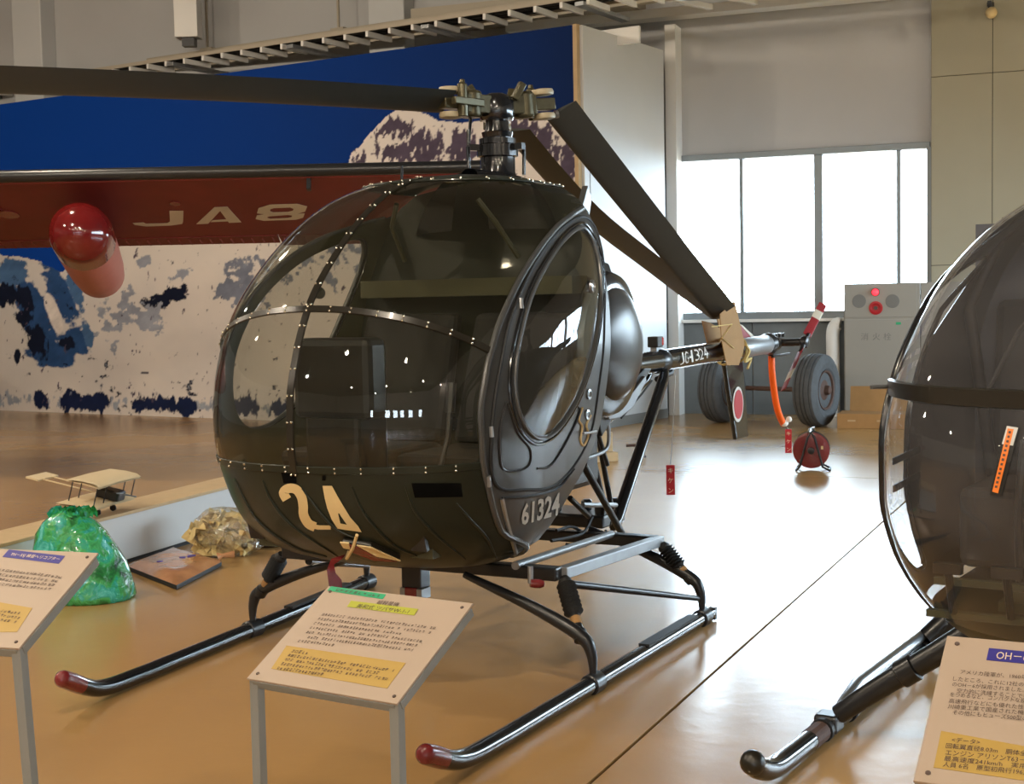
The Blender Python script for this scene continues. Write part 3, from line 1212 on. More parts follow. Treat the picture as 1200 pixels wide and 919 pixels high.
# dark vents
for q in ([(330, 553), (347, 553), (348, 566), (333, 566)], [(482, 566), (540, 566), (542, 582), (486, 583)], [(378, 557), (382, 557), (382, 563), (378, 563)]):
    MB().grid(uv_patch(q, cast, 0.004, 8, 4)).build('belly_vent', 'void', bel, smooth=True)

# number 24 painted on the nose
def decal(polys, name, material, parent, off=0.004):
    mb = MB()
    for poly in polys:
        n = len(poly)
        h = n // 2
        A = poly[:h]
        B = poly[h:][::-1]
        rows = []
        for a, b2 in zip(A, B):
            rows.append([cast(a[0] + (b2[0] - a[0]) * k / 3, a[1] + (b2[1] - a[1]) * k / 3, off)[0] for k in range(4)])
        mb.grid(rows)
    return mb.build(name, material, parent, smooth=True)


def band(center, widths):
    """thick stroke in pixels -> polygon with matching sides"""
    L_, R_ = [], []
    c = [np.array(p, float) for p in center]
    for i, p in enumerate(c):
        t = c[min(i + 1, len(c) - 1)] - c[max(i - 1, 0)]
        t /= np.linalg.norm(t)
        nn = np.array([-t[1], t[0]])
        w = widths[i] if hasattr(widths, '__len__') else widths
        L_.append(tuple(p + nn * w / 2))
        R_.append(tuple(p - nn * w / 2))
    return L_ + R_[::-1]


two = catmull([(337, 585), (333, 577), (339, 572), (348, 573.5), (354, 582), (356, 593), (356.5, 603), (362, 613), (370, 617)], 4)
decal([band(two, 11), [(360, 612), (375, 615), (388, 615), (388, 620), (373, 620), (364, 618)]], 'number_two', 'cream', heli)
decal([[(378.5, 569), (381, 583), (384, 595), (389, 608), (394, 616), (396, 619), (424, 623), (420, 616), (411, 606), (403, 593), (396, 581), (389.5, 569)]], 'number_four', 'cream', heli)
decal([[(397, 601), (398, 606), (399.5, 612.5), (407, 614), (402, 607), (398, 601)]], 'number_four_counter', 'olive', heli, 0.0055)

# ---- cabin sides
def side_xz(pxs):
    return [(p[0], p[2]) for p in (cast(x, y)[0] for x, y in pxs)]


EGG = [tuple(p) for p in catmull(side_xz([(677, 267), (655, 284), (636, 312), (618, 350), (605, 400), (600, 442), (604, 480), (615, 504), (631, 514), (651, 502), (674, 466), (692, 412), (701, 352), (699, 308), (690, 279)]), 6, closed=True)]
DOOR = [tuple(p) for p in catmull(side_xz([(676, 255), (648, 276), (622, 313), (597, 371), (584, 430), (575, 492), (573, 540), (582, 571), (612, 574), (650, 567), (684, 522), (701, 440), (706, 360), (703, 295), (692, 262)]), 6, closed=True)]
ecx = sum(p[0] for p in EGG) / len(EGG)
ecz = sum(p[1] for p in EGG) / len(EGG)
EC = (ecx, ecz)
zl = np.linspace(edge[0][0] - 0.028, ZTOP, 50)
OUT = [(xs(z), z) for z in zl] + [(HU.dims(z)[3], z) for z in zl[::-1]]
EGG_O = [(ecx + (x - ecx) * 1.07, ecz + (z - ecz) * 1.05) for x, z in EGG]


def side_pts(poly, side, off):
    return [np.array([x, side * (HU.y(x, z) + off), z]) for x, z in poly]


def trace_side(pxs, side, off, n=8):
    return [np.array([p[0], side * (HU.y(p[0], p[2]) + off), p[2]]) for p in (cast(x, y)[0] for x, y in catmull(pxs, n))]


for side in (-1, 1):
    MB().grid(annulus(HU, DOOR, OUT, EC, side, 0.0, 120, 6), wrap=True).build('side_skin', 'door_grey', heli, smooth=True, angle=0)
    MB().grid(annulus(HU, EGG, OUT, EC, side, -0.014, 96, 6), wrap=True).build('side_lining', 'olive_in', heli, smooth=True, angle=0)
    door = MB().grid(annulus(HU, EGG, DOOR, EC, side, 0.010, 120, 7), wrap=True).build('door', 'door_grey', heli, smooth=True, angle=0)
    MB().grid(annulus(HU, None, EGG, EC, side, 0.010, 96, 10, dome=0.05), wrap=True).build('door_window', 'clear', door, smooth=True, angle=0)
    MB().tube(side_pts(EGG, side, 0.014), 0.010, 8, closed=True).build('window_rim', 'door_grey', door, smooth=True)
    MB().tube(side_pts(EGG_O, side, 0.012), 0.008, 8, closed=True).build('window_moulding', 'black_gloss', door, smooth=True)
    MB().tube(side_pts(DOOR, side, 0.008), 0.008, 8, closed=True).build('door_seal', 'rubber', door, smooth=True)
    fe = [(xs(z), z) for z in np.linspace(edge[0][0], ZTOP - 0.02, 60)]
    MB().tube(side_pts(fe, side, 0.004), 0.013, 8).build('canopy_edge_frame', 'door_grey', heli, smooth=True)
    # pressed stiffener outlines on the door and the skin under it
    for line in ([(590, 471), (583, 497), (582, 530), (588, 551), (614, 548), (618, 527), (603, 506), (592, 473)],
                 [(673, 475), (676, 483), (664, 511), (643, 545), (626, 549)]):
        MB().tube(trace_side(line, side, 0.012, 6), 0.0055, 6).build('door_stiffener', 'black_metal', door, smooth=True)
    MB().tube(trace_side([(587, 584), (620, 582), (652, 573), (672, 550)], side, 0.003, 6), 0.006, 6).build('skin_moulding', 'black_metal', heli, smooth=True)
    MB().tube(trace_side([(587, 584), (594, 615), (606, 655)], side, 0.003, 6), 0.010, 6).build('skin_moulding', 'alu', heli, smooth=True)
    # hinges on the front edge, latch and pull handle at the rear
    for px, py in ((571, 500), (606, 350), (568, 558)):
        p = trace_side([(px, py), (px + 1, py + 12)], side, 0.016, 2)
        MB().tube(p, 0.009, 8).build('hinge', 'dull_alu', door, smooth=True)
    for px, py in ((687, 462), (685, 486)):
        p = trace_side([(px, py), (px + 1, py)], side, 0.012, 1)[0]
        MB().lathe([(0.022, 0.0), (0.022, 0.006), (0.013, 0.008), (0.012, 0.002), (0.001, 0.001)], p, (0, side, 0), 16).build('door_latch', 'alu', door, smooth=True)
    hp_ = trace_side([(676, 508), (684, 507), (691, 505)], side, 0.03, 2)
    MB().tube(hp_, 0.006, 8).build('door_handle', 'alu', door, smooth=True)
    sl = catmull([(679, 478), (675, 492), (679, 500), (677, 516), (681, 522), (686, 510), (684, 498), (689, 487)], 5)
    MB().tube(trace_side([tuple(p) for p in sl], side, 0.014, 1), 0.005, 6).build('door_strap', 'cream', door, smooth=True)
    # round vent scoop in the window
    p = trace_side([(681, 336), (682, 336)], side, 0.045, 1)[0]
    MB().lathe([(0.035, 0.0), (0.035, 0.012), (0.028, 0.016), (0.026, 0.006), (0.001, 0.004)], p, (0.25, side, 0), 16, sx=0.8).build('window_vent', 'alu', door, smooth=True)

# serial number on the lower skin (port side)
def text_px(body, corners, castf, name, material, parent, off=0.004, bold=0.028):
    v, f = text_geo(body, bold=bold)
    if len(v) == 0:
        return None
    x0, x1 = v[:, 0].min(), v[:, 0].max()
    y0, y1 = v[:, 1].min(), v[:, 1].max()
    (ax, ay), (bx, by), (cx_, cy_), (dx, dy) = corners  # TL TR BR BL
    V = []
    for p in v:
        a = (p[0] - x0) / (x1 - x0)
        c = (p[1] - y0) / (y1 - y0)
        X = (ax * (1 - a) + bx * a) * c + (dx * (1 - a) + cx_ * a) * (1 - c)
        Y = (ay * (1 - a) + by * a) * c + (dy * (1 - a) + cy_ * a) * (1 - c)
        V.append(castf(X, Y, off)[0])
    return MB().add(V, f).build(name, material, parent, recalc=False)


text_px('61324', [(611, 591), (656, 576), (654, 603), (610, 616)], cast, 'serial_number', 'white_paint', heli)

# ---- interior
MB().box((0.46, -0.42, 0.56), (1.08, 0.42, 0.60)).build('cabin_floor', 'olive_in', heli)
MB().box((0.82, -0.55, 0.62), (1.13, 0.55, 0.84)).build('seat_base', 'olive_in', heli, bevel=0.02)
for y in (-0.30, 0.30):
    MB().box((0.80, y - 0.27, 0.84), (1.32, y + 0.27, 0.92)).build('seat_cushion', 'seat', heli, bevel=0.03)
    MB().add([(1.28, y - 0.27, 0.92), (1.28, y + 0.27, 0.92), (1.48, y + 0.25, 1.50), (1.48, y - 0.25, 1.50), (1.38, y - 0.27, 0.92), (1.38, y + 0.27, 0.92), (1.57, y + 0.25, 1.50), (1.57, y - 0.25, 1.50)],
             [(0, 1, 2, 3), (4, 7, 6, 5), (0, 4, 5, 1), (1, 5, 6, 2), (2, 6, 7, 3), (3, 7, 4, 0)]).build('seat_back', 'seat', heli, bevel=0.03)
    st = MB().tube([(0.72, y, 0.60), (0.68, y, 0.80), (0.80, y, 1.0), (0.82, y, 1.12)], 0.012, 8)
    st.tube([(0.82, y, 1.10), (0.84, y, 1.22)], 0.02, 8)
    st.build('control_stick', 'black_metal', heli, smooth=True)
    for dy in (-0.09, 0.09):
        MB().bar((0.42, y + dy, 0.60), (0.38, y + dy, 0.74), 0.07, 0.02).build('pedal', 'black_metal', heli)
cm = MB().box((0.40, -0.13, 0.60), (0.62, 0.13, 1.12)).build('console', 'black_metal', heli, bevel=0.02)
ip = MB().box((0.38, -0.20, 1.10), (0.52, 0.17, 1.42)).build('instrument_panel', 'black_metal', heli, bevel=0.03)
for y, z in ((-0.11, 1.33), (0.0, 1.33), (0.10, 1.33), (-0.11, 1.2), (0.0, 1.2), (0.10, 1.2)):
    MB().lathe([(0.042, 0), (0.042, 0.012), (0.034, 0.014), (0.033, 0.004), (0.001, 0.004)], (0.52, y, z), (1, 0, 0), 16).build('gauge', 'dull_alu', ip, smooth=True)
for y, z in ((0.30, 1.30), (-0.30, 1.30)):
    MB().tube([(1.45, y, 1.75), (1.30, y * 0.9, 1.90), (1.25, y * 0.7, 2.0)], 0.012, 6).build('roof_tube', 'olive_in', heli, smooth=True)
MB().box((1.46, -0.56, 1.58), (1.62, 0.56, 1.66)).build('rear_shelf', 'olive_in', heli)

# ---- antenna and roof bits
p = cast(471, 213)[0]
MB().tube([p - (0, 0, 0.02), p + (0.0, 0, 0.07)], 0.007, 6).build('antenna', 'black_metal', heli)
rf = MB()
P = []
for x, w, z in ((1.55, 0.10, 2.135), (1.62, 0.34, 2.13), (1.75, 0.42, 2.12), (2.0, 0.40, 2.08), (2.25, 0.32, 1.98)):
    P.append([(x, w * math.cos(a), z + 0.035 * math.sin(a) - 0.25 * abs(math.cos(a)) ** 3) for a in np.linspace(0, math.pi, 17)])
rf.grid(P).build('mast_fairing', 'black_gloss', heli, smooth=True)
q = [H1.at_y(x, y, -0.5) for x, y in ((689, 217), (694, 232), (691, 252), (685, 262), (679, 252), (684, 236))]
MB().prism(q, (0, 0.03, 0)).build('roof_fin', 'door_grey', heli, bevel=0.004)

# ---- mast and rotor head
MX, HZ = 1.83, 2.485
MB().lathe([(0.13, 2.09), (0.10, 2.13), (0.085, 2.17), (0.085, 2.24), (0.10, 2.245), (0.10, 2.27), (0.075, 2.275), (0.075, 2.30), (0.088, 2.305), (0.088, 2.33), (0.07, 2.335), (0.076, 2.36), (0.06, 2.365), (0.055, 2.40), (0.055, 2.43), (0.05, 2.53), (0.03, 2.545)], (MX, 0, 0), (0, 0, 1), 20).build('mast', 'black_gloss', heli, smooth=True)
swash = MB()
for a in (0.4, 2.5, 4.6):
    swash.bar((MX, 0, 2.285), (MX + 0.15 * math.cos(a), 0.15 * math.sin(a), 2.285), 0.03, 0.03)
swash.lathe([(0.10, 2.265), (0.10, 2.30), (0.06, 2.30)], (MX, 0, 0), (0, 0, 1), 18)
swash.build('swash_plate', 'black_gloss', heli, smooth=True)
for (x0, y0), (x1, y1), y in (((549, 152), (549, 200), 0.10), ((548, 172), (550, 205), 0.10), ((597, 160), (594, 205), -0.06), ((614, 170), (614, 205), -0.10)):
    MB().tube([H1.at_y(x0, y0, y), H1.at_y(x1, y1, y)], 0.009, 8).build('pitch_link', 'black_gloss', heli, smooth=True)
MB().tube([H1.at_y(553, 118, 0.12), H1.at_y(549, 172, 0.12)], 0.008, 8).build('pitch_link', 'black_metal', heli, smooth=True)
MB().lathe([(0.075, -0.07), (0.085, -0.05), (0.085, 0.02), (0.06, 0.05), (0.035, 0.06)], (MX, 0, HZ), (0, 0, 1), 18).build('hub_core', 'black_gloss', heli, smooth=True)
hub = empty('rotor_hub', (MX, 0, HZ))
hub.parent = heli
HUB = np.array([MX, 0, HZ])
b1 = H1.dirL((-0.825, -0.565, 0))
bA = H1.at_y(651, 122, -0.18) - HUB
bB = np.array([0.30, 0.14, -0.02])


def grip(d, idx):
    d = np.asarray(d, float)
    d = d / np.linalg.norm(d)
    s_ = np.cross((0, 0, 1), d)
    s_ /= np.linalg.norm(s_)
    u = np.cross(d, s_)
    g = MB()
    g.bar(d * 0.05, d * 0.17, 0.085, 0.075, u)
    g.lathe([(0.04, -0.055), (0.048, -0.045), (0.048, 0.045), (0.04, 0.055)], d * 0.13, u, 16)
    g.bar(d * 0.15, d * 0.27, 0.06, 0.05, u)
    g.lathe([(0.022, -0.06), (0.022, 0.07), (0.012, 0.075), (0.012, 0.09)], d * 0.20 + s_ * 0.05, u, 10)
    g.bar(d * 0.10 + s_ * 0.045, d * 0.26 + s_ * 0.075, 0.03, 0.03, u)
    g.bar(d * 0.06 - s_ * 0.05 + u * 0.02, d * 0.10 - s_ * 0.06 + u * 0.085, 0.03, 0.03, s_)
    g.build('blade_grip', 'hub_olive', hub, smooth=True, bevel=0.006, angle=35)
    for sg in (-1, 1):
        MB().lathe([(0.03, -0.014), (0.048, -0.010), (0.05, 0.0), (0.046, 0.012), (0.02, 0.016)], d * 0.225 + u * sg * 0.05, u, 18).build('damper_disc', 'beige', hub, smooth=True)
    return d


hub.scale = (1.15, 1.15, 1.15)
grip(b1, 0)
grip(bA, 1)
grip(bB, 2)


def airfoil(n=9):
    up, lo = [], []
    for k in range(n):
        c = 0.5 * (1 - math.cos(math.pi * k / (n - 1)))
        t = 0.6 * (0.2969 * math.sqrt(c) - 0.126 * c - 0.3516 * c * c + 0.2843 * c ** 3 - 0.1015 * c ** 4)
        up.append((c, t))
        lo.append((c, -t))
    return up + lo[::-1][1:-1]


def blade(path, cv, chord=0.173, name='rotor_blade', cut=True):
    """path: 3d points along quarter chord; cv: chord direction(s)"""
    path = [np.asarray(p, float) for p in path]
    P = []
    n = len(path)
    for i, p in enumerate(path):
        d = path[min(i + 1, n - 1)] - path[max(i - 1, 0)]
        d /= np.linalg.norm(d)
        c = np.asarray(cv(i) if callable(cv) else cv, float)
        c = c - d * (c @ d)
        c /= np.linalg.norm(c)
        u = np.cross(d, c)
        P.append([p + c * (a - 0.5) * chord + u * t * chord * 0.9 for a, t in airfoil()])
    mb = MB().grid(P, wrap=True)
    mb.add(P[0], [tuple(range(len(P[0])))])
    mb.add(P[-1], [tuple(range(len(P[-1])))])
    return mb.build(name, 'blade', heli, smooth=True, angle=50)


hp1 = H1.dirL((0.565, -0.825, 0))
ph = math.radians(30)
blade([HUB + b1 * r + np.array([0, 0, 0.005 - 0.009 * r * r]) for r in np.linspace(0.27, 3.85, 20)], hp1 * math.cos(ph) + np.array([0, 0, math.sin(ph)]))


def blade_px(pxs, y0, y1, twist):
    L_ = catmull(pxs, 4)
    pts = []
    for i, (x, y) in enumerate(L_):
        f = i / (len(L_) - 1)
        pts.append(H1.at_y(x, y, y0 + (y1 - y0) * f))
    oc = H1.W2L(CAM_C)

    def cv(i):
        d = pts[min(i + 1, len(pts) - 1)] - pts[max(i - 1, 0)]
        d /= np.linalg.norm(d)
        v = pts[i] - oc
        v /= np.linalg.norm(v)
        c = np.cross(d, v)
        c /= np.linalg.norm(c)
        n_ = np.cross(d, c)
        return c * math.cos(twist) + n_ * math.sin(twist)
    return blade(pts, cv)


blade_px([(657, 128), (690, 170), (740, 233), (800, 308), (848, 366)], -0.18, -0.10, math.radians(12))
blade_px([(604, 152), (650, 206), (700, 258), (770, 313), (846, 372)], 0.14, 0.08, math.radians(48))
q0 = H1.at_y(652, 134, -0.19)
MB().lathe([(0.02, -0.008), (0.02, 0.008)], q0, (1, -1, 0.3), 10).build('blade_weight', 'alu', heli)

# ---- fuel tank on the port side
MT['tank_grey'] = mat('tank_dark_grey', (0.06, 0.062, 0.065), 0.3, spec=0.6)
TC = np.array([1.80, -0.40, 1.345])
MB().lathe([(0.25, -0.02), (0.335, 0.0), (0.345, 0.06), (0.345, 0.16), (0.325, 0.205), (0.285, 0.220), (0.25, 0.220)], TC, (0, -1, 0), 40).build('fuel_tank', 'black_gloss', heli, smooth=True)
MB().lathe([(0.262, 0.216), (0.255, 0.235), (0.22, 0.262), (0.15, 0.283), (0.08, 0.292), (0.0, 0.295)], TC, (0, -1, 0), 40).build('tank_cover', 'tank_grey', heli, smooth=True)
q = [H1.at_y(x, y, -0.42) for x, y in ((702, 495), (735, 452), (756, 432), (764, 432), (752, 452), (733, 482), (716, 493), (706, 512))]
MB().prism(q, (0, 0.28, 0)).build('tank_bracket', 'black_metal', heli, bevel=0.006)
q = [H1.at_y(x, y, -0.44) for x, y in ((712, 487), (738, 466), (757, 440), (758, 446), (742, 478), (727, 490), (715, 492))]
MB().prism(q, (0, 0.2, 0)).build('lower_cowl', 'dull_alu', heli, bevel=0.006)

# ---- tail boom
def boomz(x):
    return 1.166 + (x - 3.69) * 0.011


BR = 0.068
MB().tube([(x, 0, boomz(x)) for x in (1.7, 2.6, 3.4, 4.2, 5.0, 5.6, 6.02)], BR, 24).build('tail_boom', 'black_gloss', heli, smooth=True)
MB().tube([(x, 0, boomz(x)) for x in (6.0, 6.05, 6.06, 6.10)], [BR + 0.002, BR + 0.016, BR + 0.016, BR], 20).build('boom_end_ring', 'black_metal', heli, smooth=True)
MB().tube([(x, 0, boomz(x)) for x in (5.35, 5.36, 5.99, 6.0)], [BR, BR + 0.003, BR + 0.003, BR], 24).build('boom_sleeve', 'dull_alu', heli, smooth=True)
MB().tube([(x, 0, boomz(x)) for x in (3.80, 3.82, 3.90, 3.92)], [BR, BR + 0.008, BR + 0.008, BR], 24).build('boom_clamp', 'black_metal', heli, smooth=True)


def boom_cast(px, py, off=0.0):
    p = H1.at_y(px, py, -BR)
    dz = max(-0.95, min(0.95, (p[2] - boomz(p[0])) / BR))
    a = math.asin(dz)
    return np.array([p[0], -(BR + off) * math.cos(a), boomz(p[0]) + (BR + off) * dz]), None


c4 = [(796, 415), (828, 408), (828, 419), (796, 427)]
for k, ch_ in enumerate('JG-1324'):
    f0, f1 = (0.0, 0.155, 0.31, 0.42, 0.54, 0.70, 0.855)[k], (0.135, 0.29, 0.40, 0.48, 0.68, 0.835, 1.0)[k]
    q4 = [(c4[0][0] + (c4[1][0] - c4[0][0]) * f, c4[0][1] + (c4[1][1] - c4[0][1]) * f) for f in (f0, f1)] + [(c4[3][0] + (c4[2][0] - c4[3][0]) * f, c4[3][1] + (c4[2][1] - c4[3][1]) * f) for f in (f1, f0)]
    if ch_ == '-':
        q4 = [(x, c4[0][1] + 6.0 - 0.2 * (x - 796) + d) for x, d in ((q4[0][0], -1.0), (q4[1][0], -1.0), (q4[1][0], 1.0), (q4[0][0], 1.0))]
    text_px(ch_, q4, boom_cast, 'boom_character', 'white_paint', heli, 0.013, 0.0)
p = H1.at_y(768, 405, 0)
ml = MB().box((p[0] - 0.045, -0.035, p[2] - 0.01), (p[0] + 0.045, 0.035, p[2] + 0.055)).build('marker_lamp', 'black_metal', heli, bevel=0.006)
MB().box((p[0] + 0.02, -0.037, p[2]), (p[0] + 0.05, 0.037, p[2] + 0.05)).build('red_lens', 'red_lamp', ml, bevel=0.004)
MB().box((p[0] - 0.03, -0.02, boomz(p[0]) + BR - 0.01), (p[0] + 0.03, 0.02, p[2] - 0.008)).build('lamp_foot', 'dull_alu', ml)
# struts from the frame up to the boom
for s_ in (-1, 1):
    MB().tube([(3.85, 0.045 * s_, boomz(3.85) - 0.05), (3.78, 0.06 * s_, 1.06), (2.50, 0.30 * s_, 0.40), (2.44, 0.305 * s_, 0.37)], [0.02, 0.034, 0.034, 0.02], 12).build('boom_strut', 'black_gloss', heli, smooth=True)
MB().tube([(3.83, 0, boomz(3.83) - 0.11), (4.05, 0, boomz(4.05) - 0.09), (4.1, 0, boomz(4.1))], 0.02, 8).build('boom_bracket', 'black_metal', heli, smooth=True)
MB().tube([H1.at_y(x, y, -0.09) for x, y in ((764, 446), (752, 462), (738, 478), (728, 490))], 0.006, 6).build('cable', 'rubber', heli, smooth=True)
# engine bay frame tubes and lumps behind the cabin
for a, b2, y, r in (((684, 545), (737, 640), -0.38, 0.018), ((690, 515), (708, 592), -0.25, 0.015), ((699, 500), (716, 592), -0.18, 0.015), ((668, 584), (690, 605), -0.30, 0.015), ((700, 505), (712, 545), -0.3, 0.012)):
    MB().tube([H1.at_y(*a, y), H1.at_y(*b2, y)], r, 10).build('frame_tube', 'black_metal', heli, smooth=True)
MB().tube([H1.at_y(x, y, -0.40) for x, y in catmull([(713, 492), (713, 520), (706, 530), (688, 537)], 5)], 0.010, 8).build('drain_pipe', 'dull_alu', heli, smooth=True)
q = H1.at_y(705, 604, -0.12)
eng = MB().box((q[0] - 0.20, -0.22, q[2] - 0.04), (q[0] + 0.10, 0.16, q[2] + 0.03)).build('engine_sump', 'black_metal', heli, bevel=0.015)
for dx, dy, dz in ((-0.15, -0.18, 0.05), (0.06, -0.18, 0.05), (-0.04, -0.05, 0.05), (-0.1, 0.10, 0.05)):
    MB().lathe([(0.025, -0.03), (0.03, 0.0), (0.03, 0.03), (0.02, 0.04)], (q[0] + dx, dy, q[2] + dz), (0, 0, 1), 10).build('engine_mount', 'black_metal', eng, smooth=True)
MB().tube([H1.at_y(683, 592, -0.3), H1.at_y(722, 592, -0.3)], 0.012, 8).build('engine_bar', 'dull_alu', eng, smooth=True)
MB().box((1.45, -0.30, 0.62), (2.30, 0.30, 1.02)).build('engine_block', 'black_metal', heli, bevel=0.03)
MB().box((1.68, -0.34, 1.02), (2.45, 0.34, 1.75)).build('transmission_cover', 'black_metal', heli, bevel=0.06)
hb = MB()
for k, c in enumerate(([(652, 622), (672, 618), (690, 632), (684, 640), (664, 638)], [(690, 610), (694, 632), (703, 636), (710, 622)], [(646, 634), (668, 630), (684, 624), (694, 606)])):
    hb.tube([H1.at_y(x, y, -0.28 - 0.03 * k) for x, y in catmull(c, 5)], 0.008, 6)
hb.build('hose', 'rubber', heli, smooth=True)

# ---- landing gear
GX = {(-1, 0): 0.83, (-1, 1): 2.07, (1, 0): 1.03, (1, 1): 2.16}
BZ = 0.42


def skid_y(side, x):
    return -0.925 if side < 0 else 0.829 + (x - 0.05) * 0.1025


for x, z in ((1.0, 0.425), (2.07, 0.385)):
    MB().bar((x, -0.70, z), (x, 0.70, z), 0.07, 0.055).build('cross_beam', 'black_metal', heli, bevel=0.008)
for s_ in (-1, 1):
    MB().bar((1.02, 0.70 * s_, 0.425), (2.10, 0.70 * s_, 0.385), 0.05, 0.048).build('side_beam', 'dull_alu', heli, bevel=0.004)
    MB().tube([(0.95, 0.52 * s_, 0.455), (2.05, 0.47 * s_, 0.41)], 0.018, 10).build('frame_rail', 'dull_alu', heli, smooth=True)
    # skid tube with upturned red tip
    if s_ < 0:
        tip = H1.at_y(499, 884, -0.925)
        st = 0.02
    else:
        tip = H1.at_y(74, 796, 0.79)
        st = 0.16
    path = [(2.17, skid_y(s_, 2.17), 0.036), (1.6, skid_y(s_, 1.6), 0.036), (0.9, skid_y(s_, 0.9), 0.036), (0.4, skid_y(s_, 0.4), 0.036), (st, skid_y(s_, st), 0.037)]
    mid = np.array([st * 0.45 + tip[0] * 0.55, skid_y(s_, st) * 0.45 + tip[1] * 0.55, 0.052])
    path2 = catmull(path + [tuple(mid), tuple(tip)], 6)
    n = len(path2)
    sk = MB().tube(path2[:-3], 0.034, 14).build('skid', 'black_gloss', heli, smooth=True)
    cap = MB().tube(path2[-4:], [0.0355, 0.036, 0.036, 0.034], 14)
    cap.ball(path2[-1], 0.034, 12, 8)
    cap.build('skid_tip', 'red_cap', sk, smooth=True)
    ws = MB().bar((1.35, skid_y(s_, 1.35), 0.068), (1.95, skid_y(s_, 1.95), 0.068), 0.05, 0.012).build('walk_strip', 'rubber', sk)
    MB().bar((2.165, skid_y(s_, 2.16), 0.036), (2.19, skid_y(s_, 2.19), 0.036), 0.06, 0.06).build('end_clamp', 'black_metal', sk)
    for ki in (0, 1):
        gx = GX[(s_, ki)]
        ys = skid_y(s_, gx)
        ry = 0.33 * s_
        arm = catmull([(gx + 0.03, ry, BZ), (gx + 0.01, ry + (ys - ry) * 0.55, 0.315), (gx, ys * 0.935, 0.225), (gx, ys * 0.99, 0.16), (gx, ys, 0.06)], 6)
        rad = [0.015 + 0.013 * math.sin(math.pi * min(1, i / (len(arm) - 1) * 1.05)) for i in range(len(arm))]
        leg = MB().tube(arm, rad, 12).build('landing_leg', 'black_metal', heli, smooth=True)
        MB().tube([(gx - 0.045, ys, 0.036), (gx - 0.04, ys, 0.036), (gx + 0.04, ys, 0.036), (gx + 0.045, ys, 0.036)], [0.036, 0.042, 0.042, 0.036], 14).build('skid_clamp', 'black_metal', leg, smooth=True)
        bx = 1.0 if ki == 0 else 2.07
        top = np.array([bx, 0.72 * s_, 0.41 if ki == 0 else 0.375])
        bot = np.array([gx, ys * 0.945, 0.208])
        d = bot - top
        L_ = np.linalg.norm(d)
        d /= L_
        prof = [(0.02, 0.0), (0.03, 0.02)]
        nb = 7
        for k in range(nb):
            a = 0.03 + (L_ * 0.60 - 0.03) * k / nb
            b2 = 0.03 + (L_ * 0.60 - 0.03) * (k + 0.5) / nb
            prof += [(0.027, a), (0.041, b2)]
        prof += [(0.028, L_ * 0.60), (0.022, L_ * 0.62)]
        dmp = MB().lathe(prof, top, d, 16).build('damper_bellows', 'rubber', heli)
        MB().lathe([(0.021, L_ * 0.61), (0.021, L_ * 0.86), (0.03, L_ * 0.88), (0.03, L_ * 1.02), (0.015, L_ * 1.05)], top, d, 12).build('damper_rod', 'black_metal', dmp, smooth=True)
        MB().lathe([(0.022, L_ * 0.66), (0.022, L_ * 0.78)], top, d, 12).build('damper_band', 'cardboard', dmp, smooth=True)
    MB().tube([(1.12, 0.66 * s_, 0.36), (GX[(s_, 1)] - 0.02, skid_y(s_, 2.05) * 0.985, 0.13)], [0.018, 0.013], 10).build('drag_strut', 'black_metal', heli, smooth=True)
q = H1.at_y(627, 684, -0.66)
pl = MB().lathe([(0.016, -0.02), (0.019, 0.0), (0.019, 0.022), (0.013, 0.036), (0.0, 0.041)], q, (0.6, -0.7, -0.1), 14).build('position_lamp', 'red_cap', heli, smooth=True)
MB().tube([q + (0, 0.02, 0), q + (0.0, 0.02, 0.07)], 0.012, 8).build('lamp_bracket', 'dull_alu', pl)
q = H1.at_y(487, 664, 0.0)
bl = MB().box((q[0] - 0.04, -0.05, q[2] - 0.09), (q[0] + 0.04, 0.05, q[2] + 0.06)).build('belly_beacon', 'black_metal', heli, bevel=0.006)
MB().box((q[0] - 0.05, -0.03, q[2] - 0.135), (q[0] + 0.03, 0.03, q[2] - 0.085)).build('beacon_lens', 'red_cap', bl, bevel=0.005)
MB().box((q[0] - 0.045, 0.03, q[2] - 0.135), (q[0] + 0.03, 0.055, q[2] - 0.09)).box((q[0] - 0.045, -0.055, q[2] - 0.135), (q[0] + 0.03, -0.03, q[2] - 0.09)).build('beacon_guard', 'dull_alu', bl)

# ---- tail rotor, gearbox, fins
ZB = boomz(6.1)
gb = MB().lathe([(0.05, 0.0), (0.045, 0.08), (0.06, 0.09), (0.06, 0.14), (0.035, 0.16), (0.035, 0.22)], (6.08, 0, ZB), (1, 0, 0), 14).build('tail_gearbox', 'black_metal', heli, smooth=True)
TH = H1.at_y(943, 401, -0.22)
MB().tube([(6.26, 0.02, ZB + 0.0), (TH[0], TH[1] + 0.02, TH[2])], 0.03, 12).build('tail_shaft', 'black_metal', gb, smooth=True)
MB().lathe([(0.03, -0.03), (0.045, -0.02), (0.045, 0.02), (0.03, 0.035)], TH, (0, 1, 0), 14).build('tail_rotor_hub', 'black_metal', heli, smooth=True)
for k in range(3):
    x_ = 6.15 + k * 0.09
    MB().box((x_, -0.04, ZB + 0.045), (x_ + 0.03, 0.01, ZB + 0.075)).build('control_lug', 'black_metal', gb)
MB().tube([(6.0, -0.05, ZB - 0.09), (6.3, -0.09, ZB - 0.085)], 0.012, 8).build('control_rod', 'black_metal', gb, smooth=True)
MT['white_band'] = mat('white_band', (0.66, 0.60, 0.48), 0.5)
MT['tr_red'] = mat('tail_rotor_red', (0.30, 0.03, 0.035), 0.4)
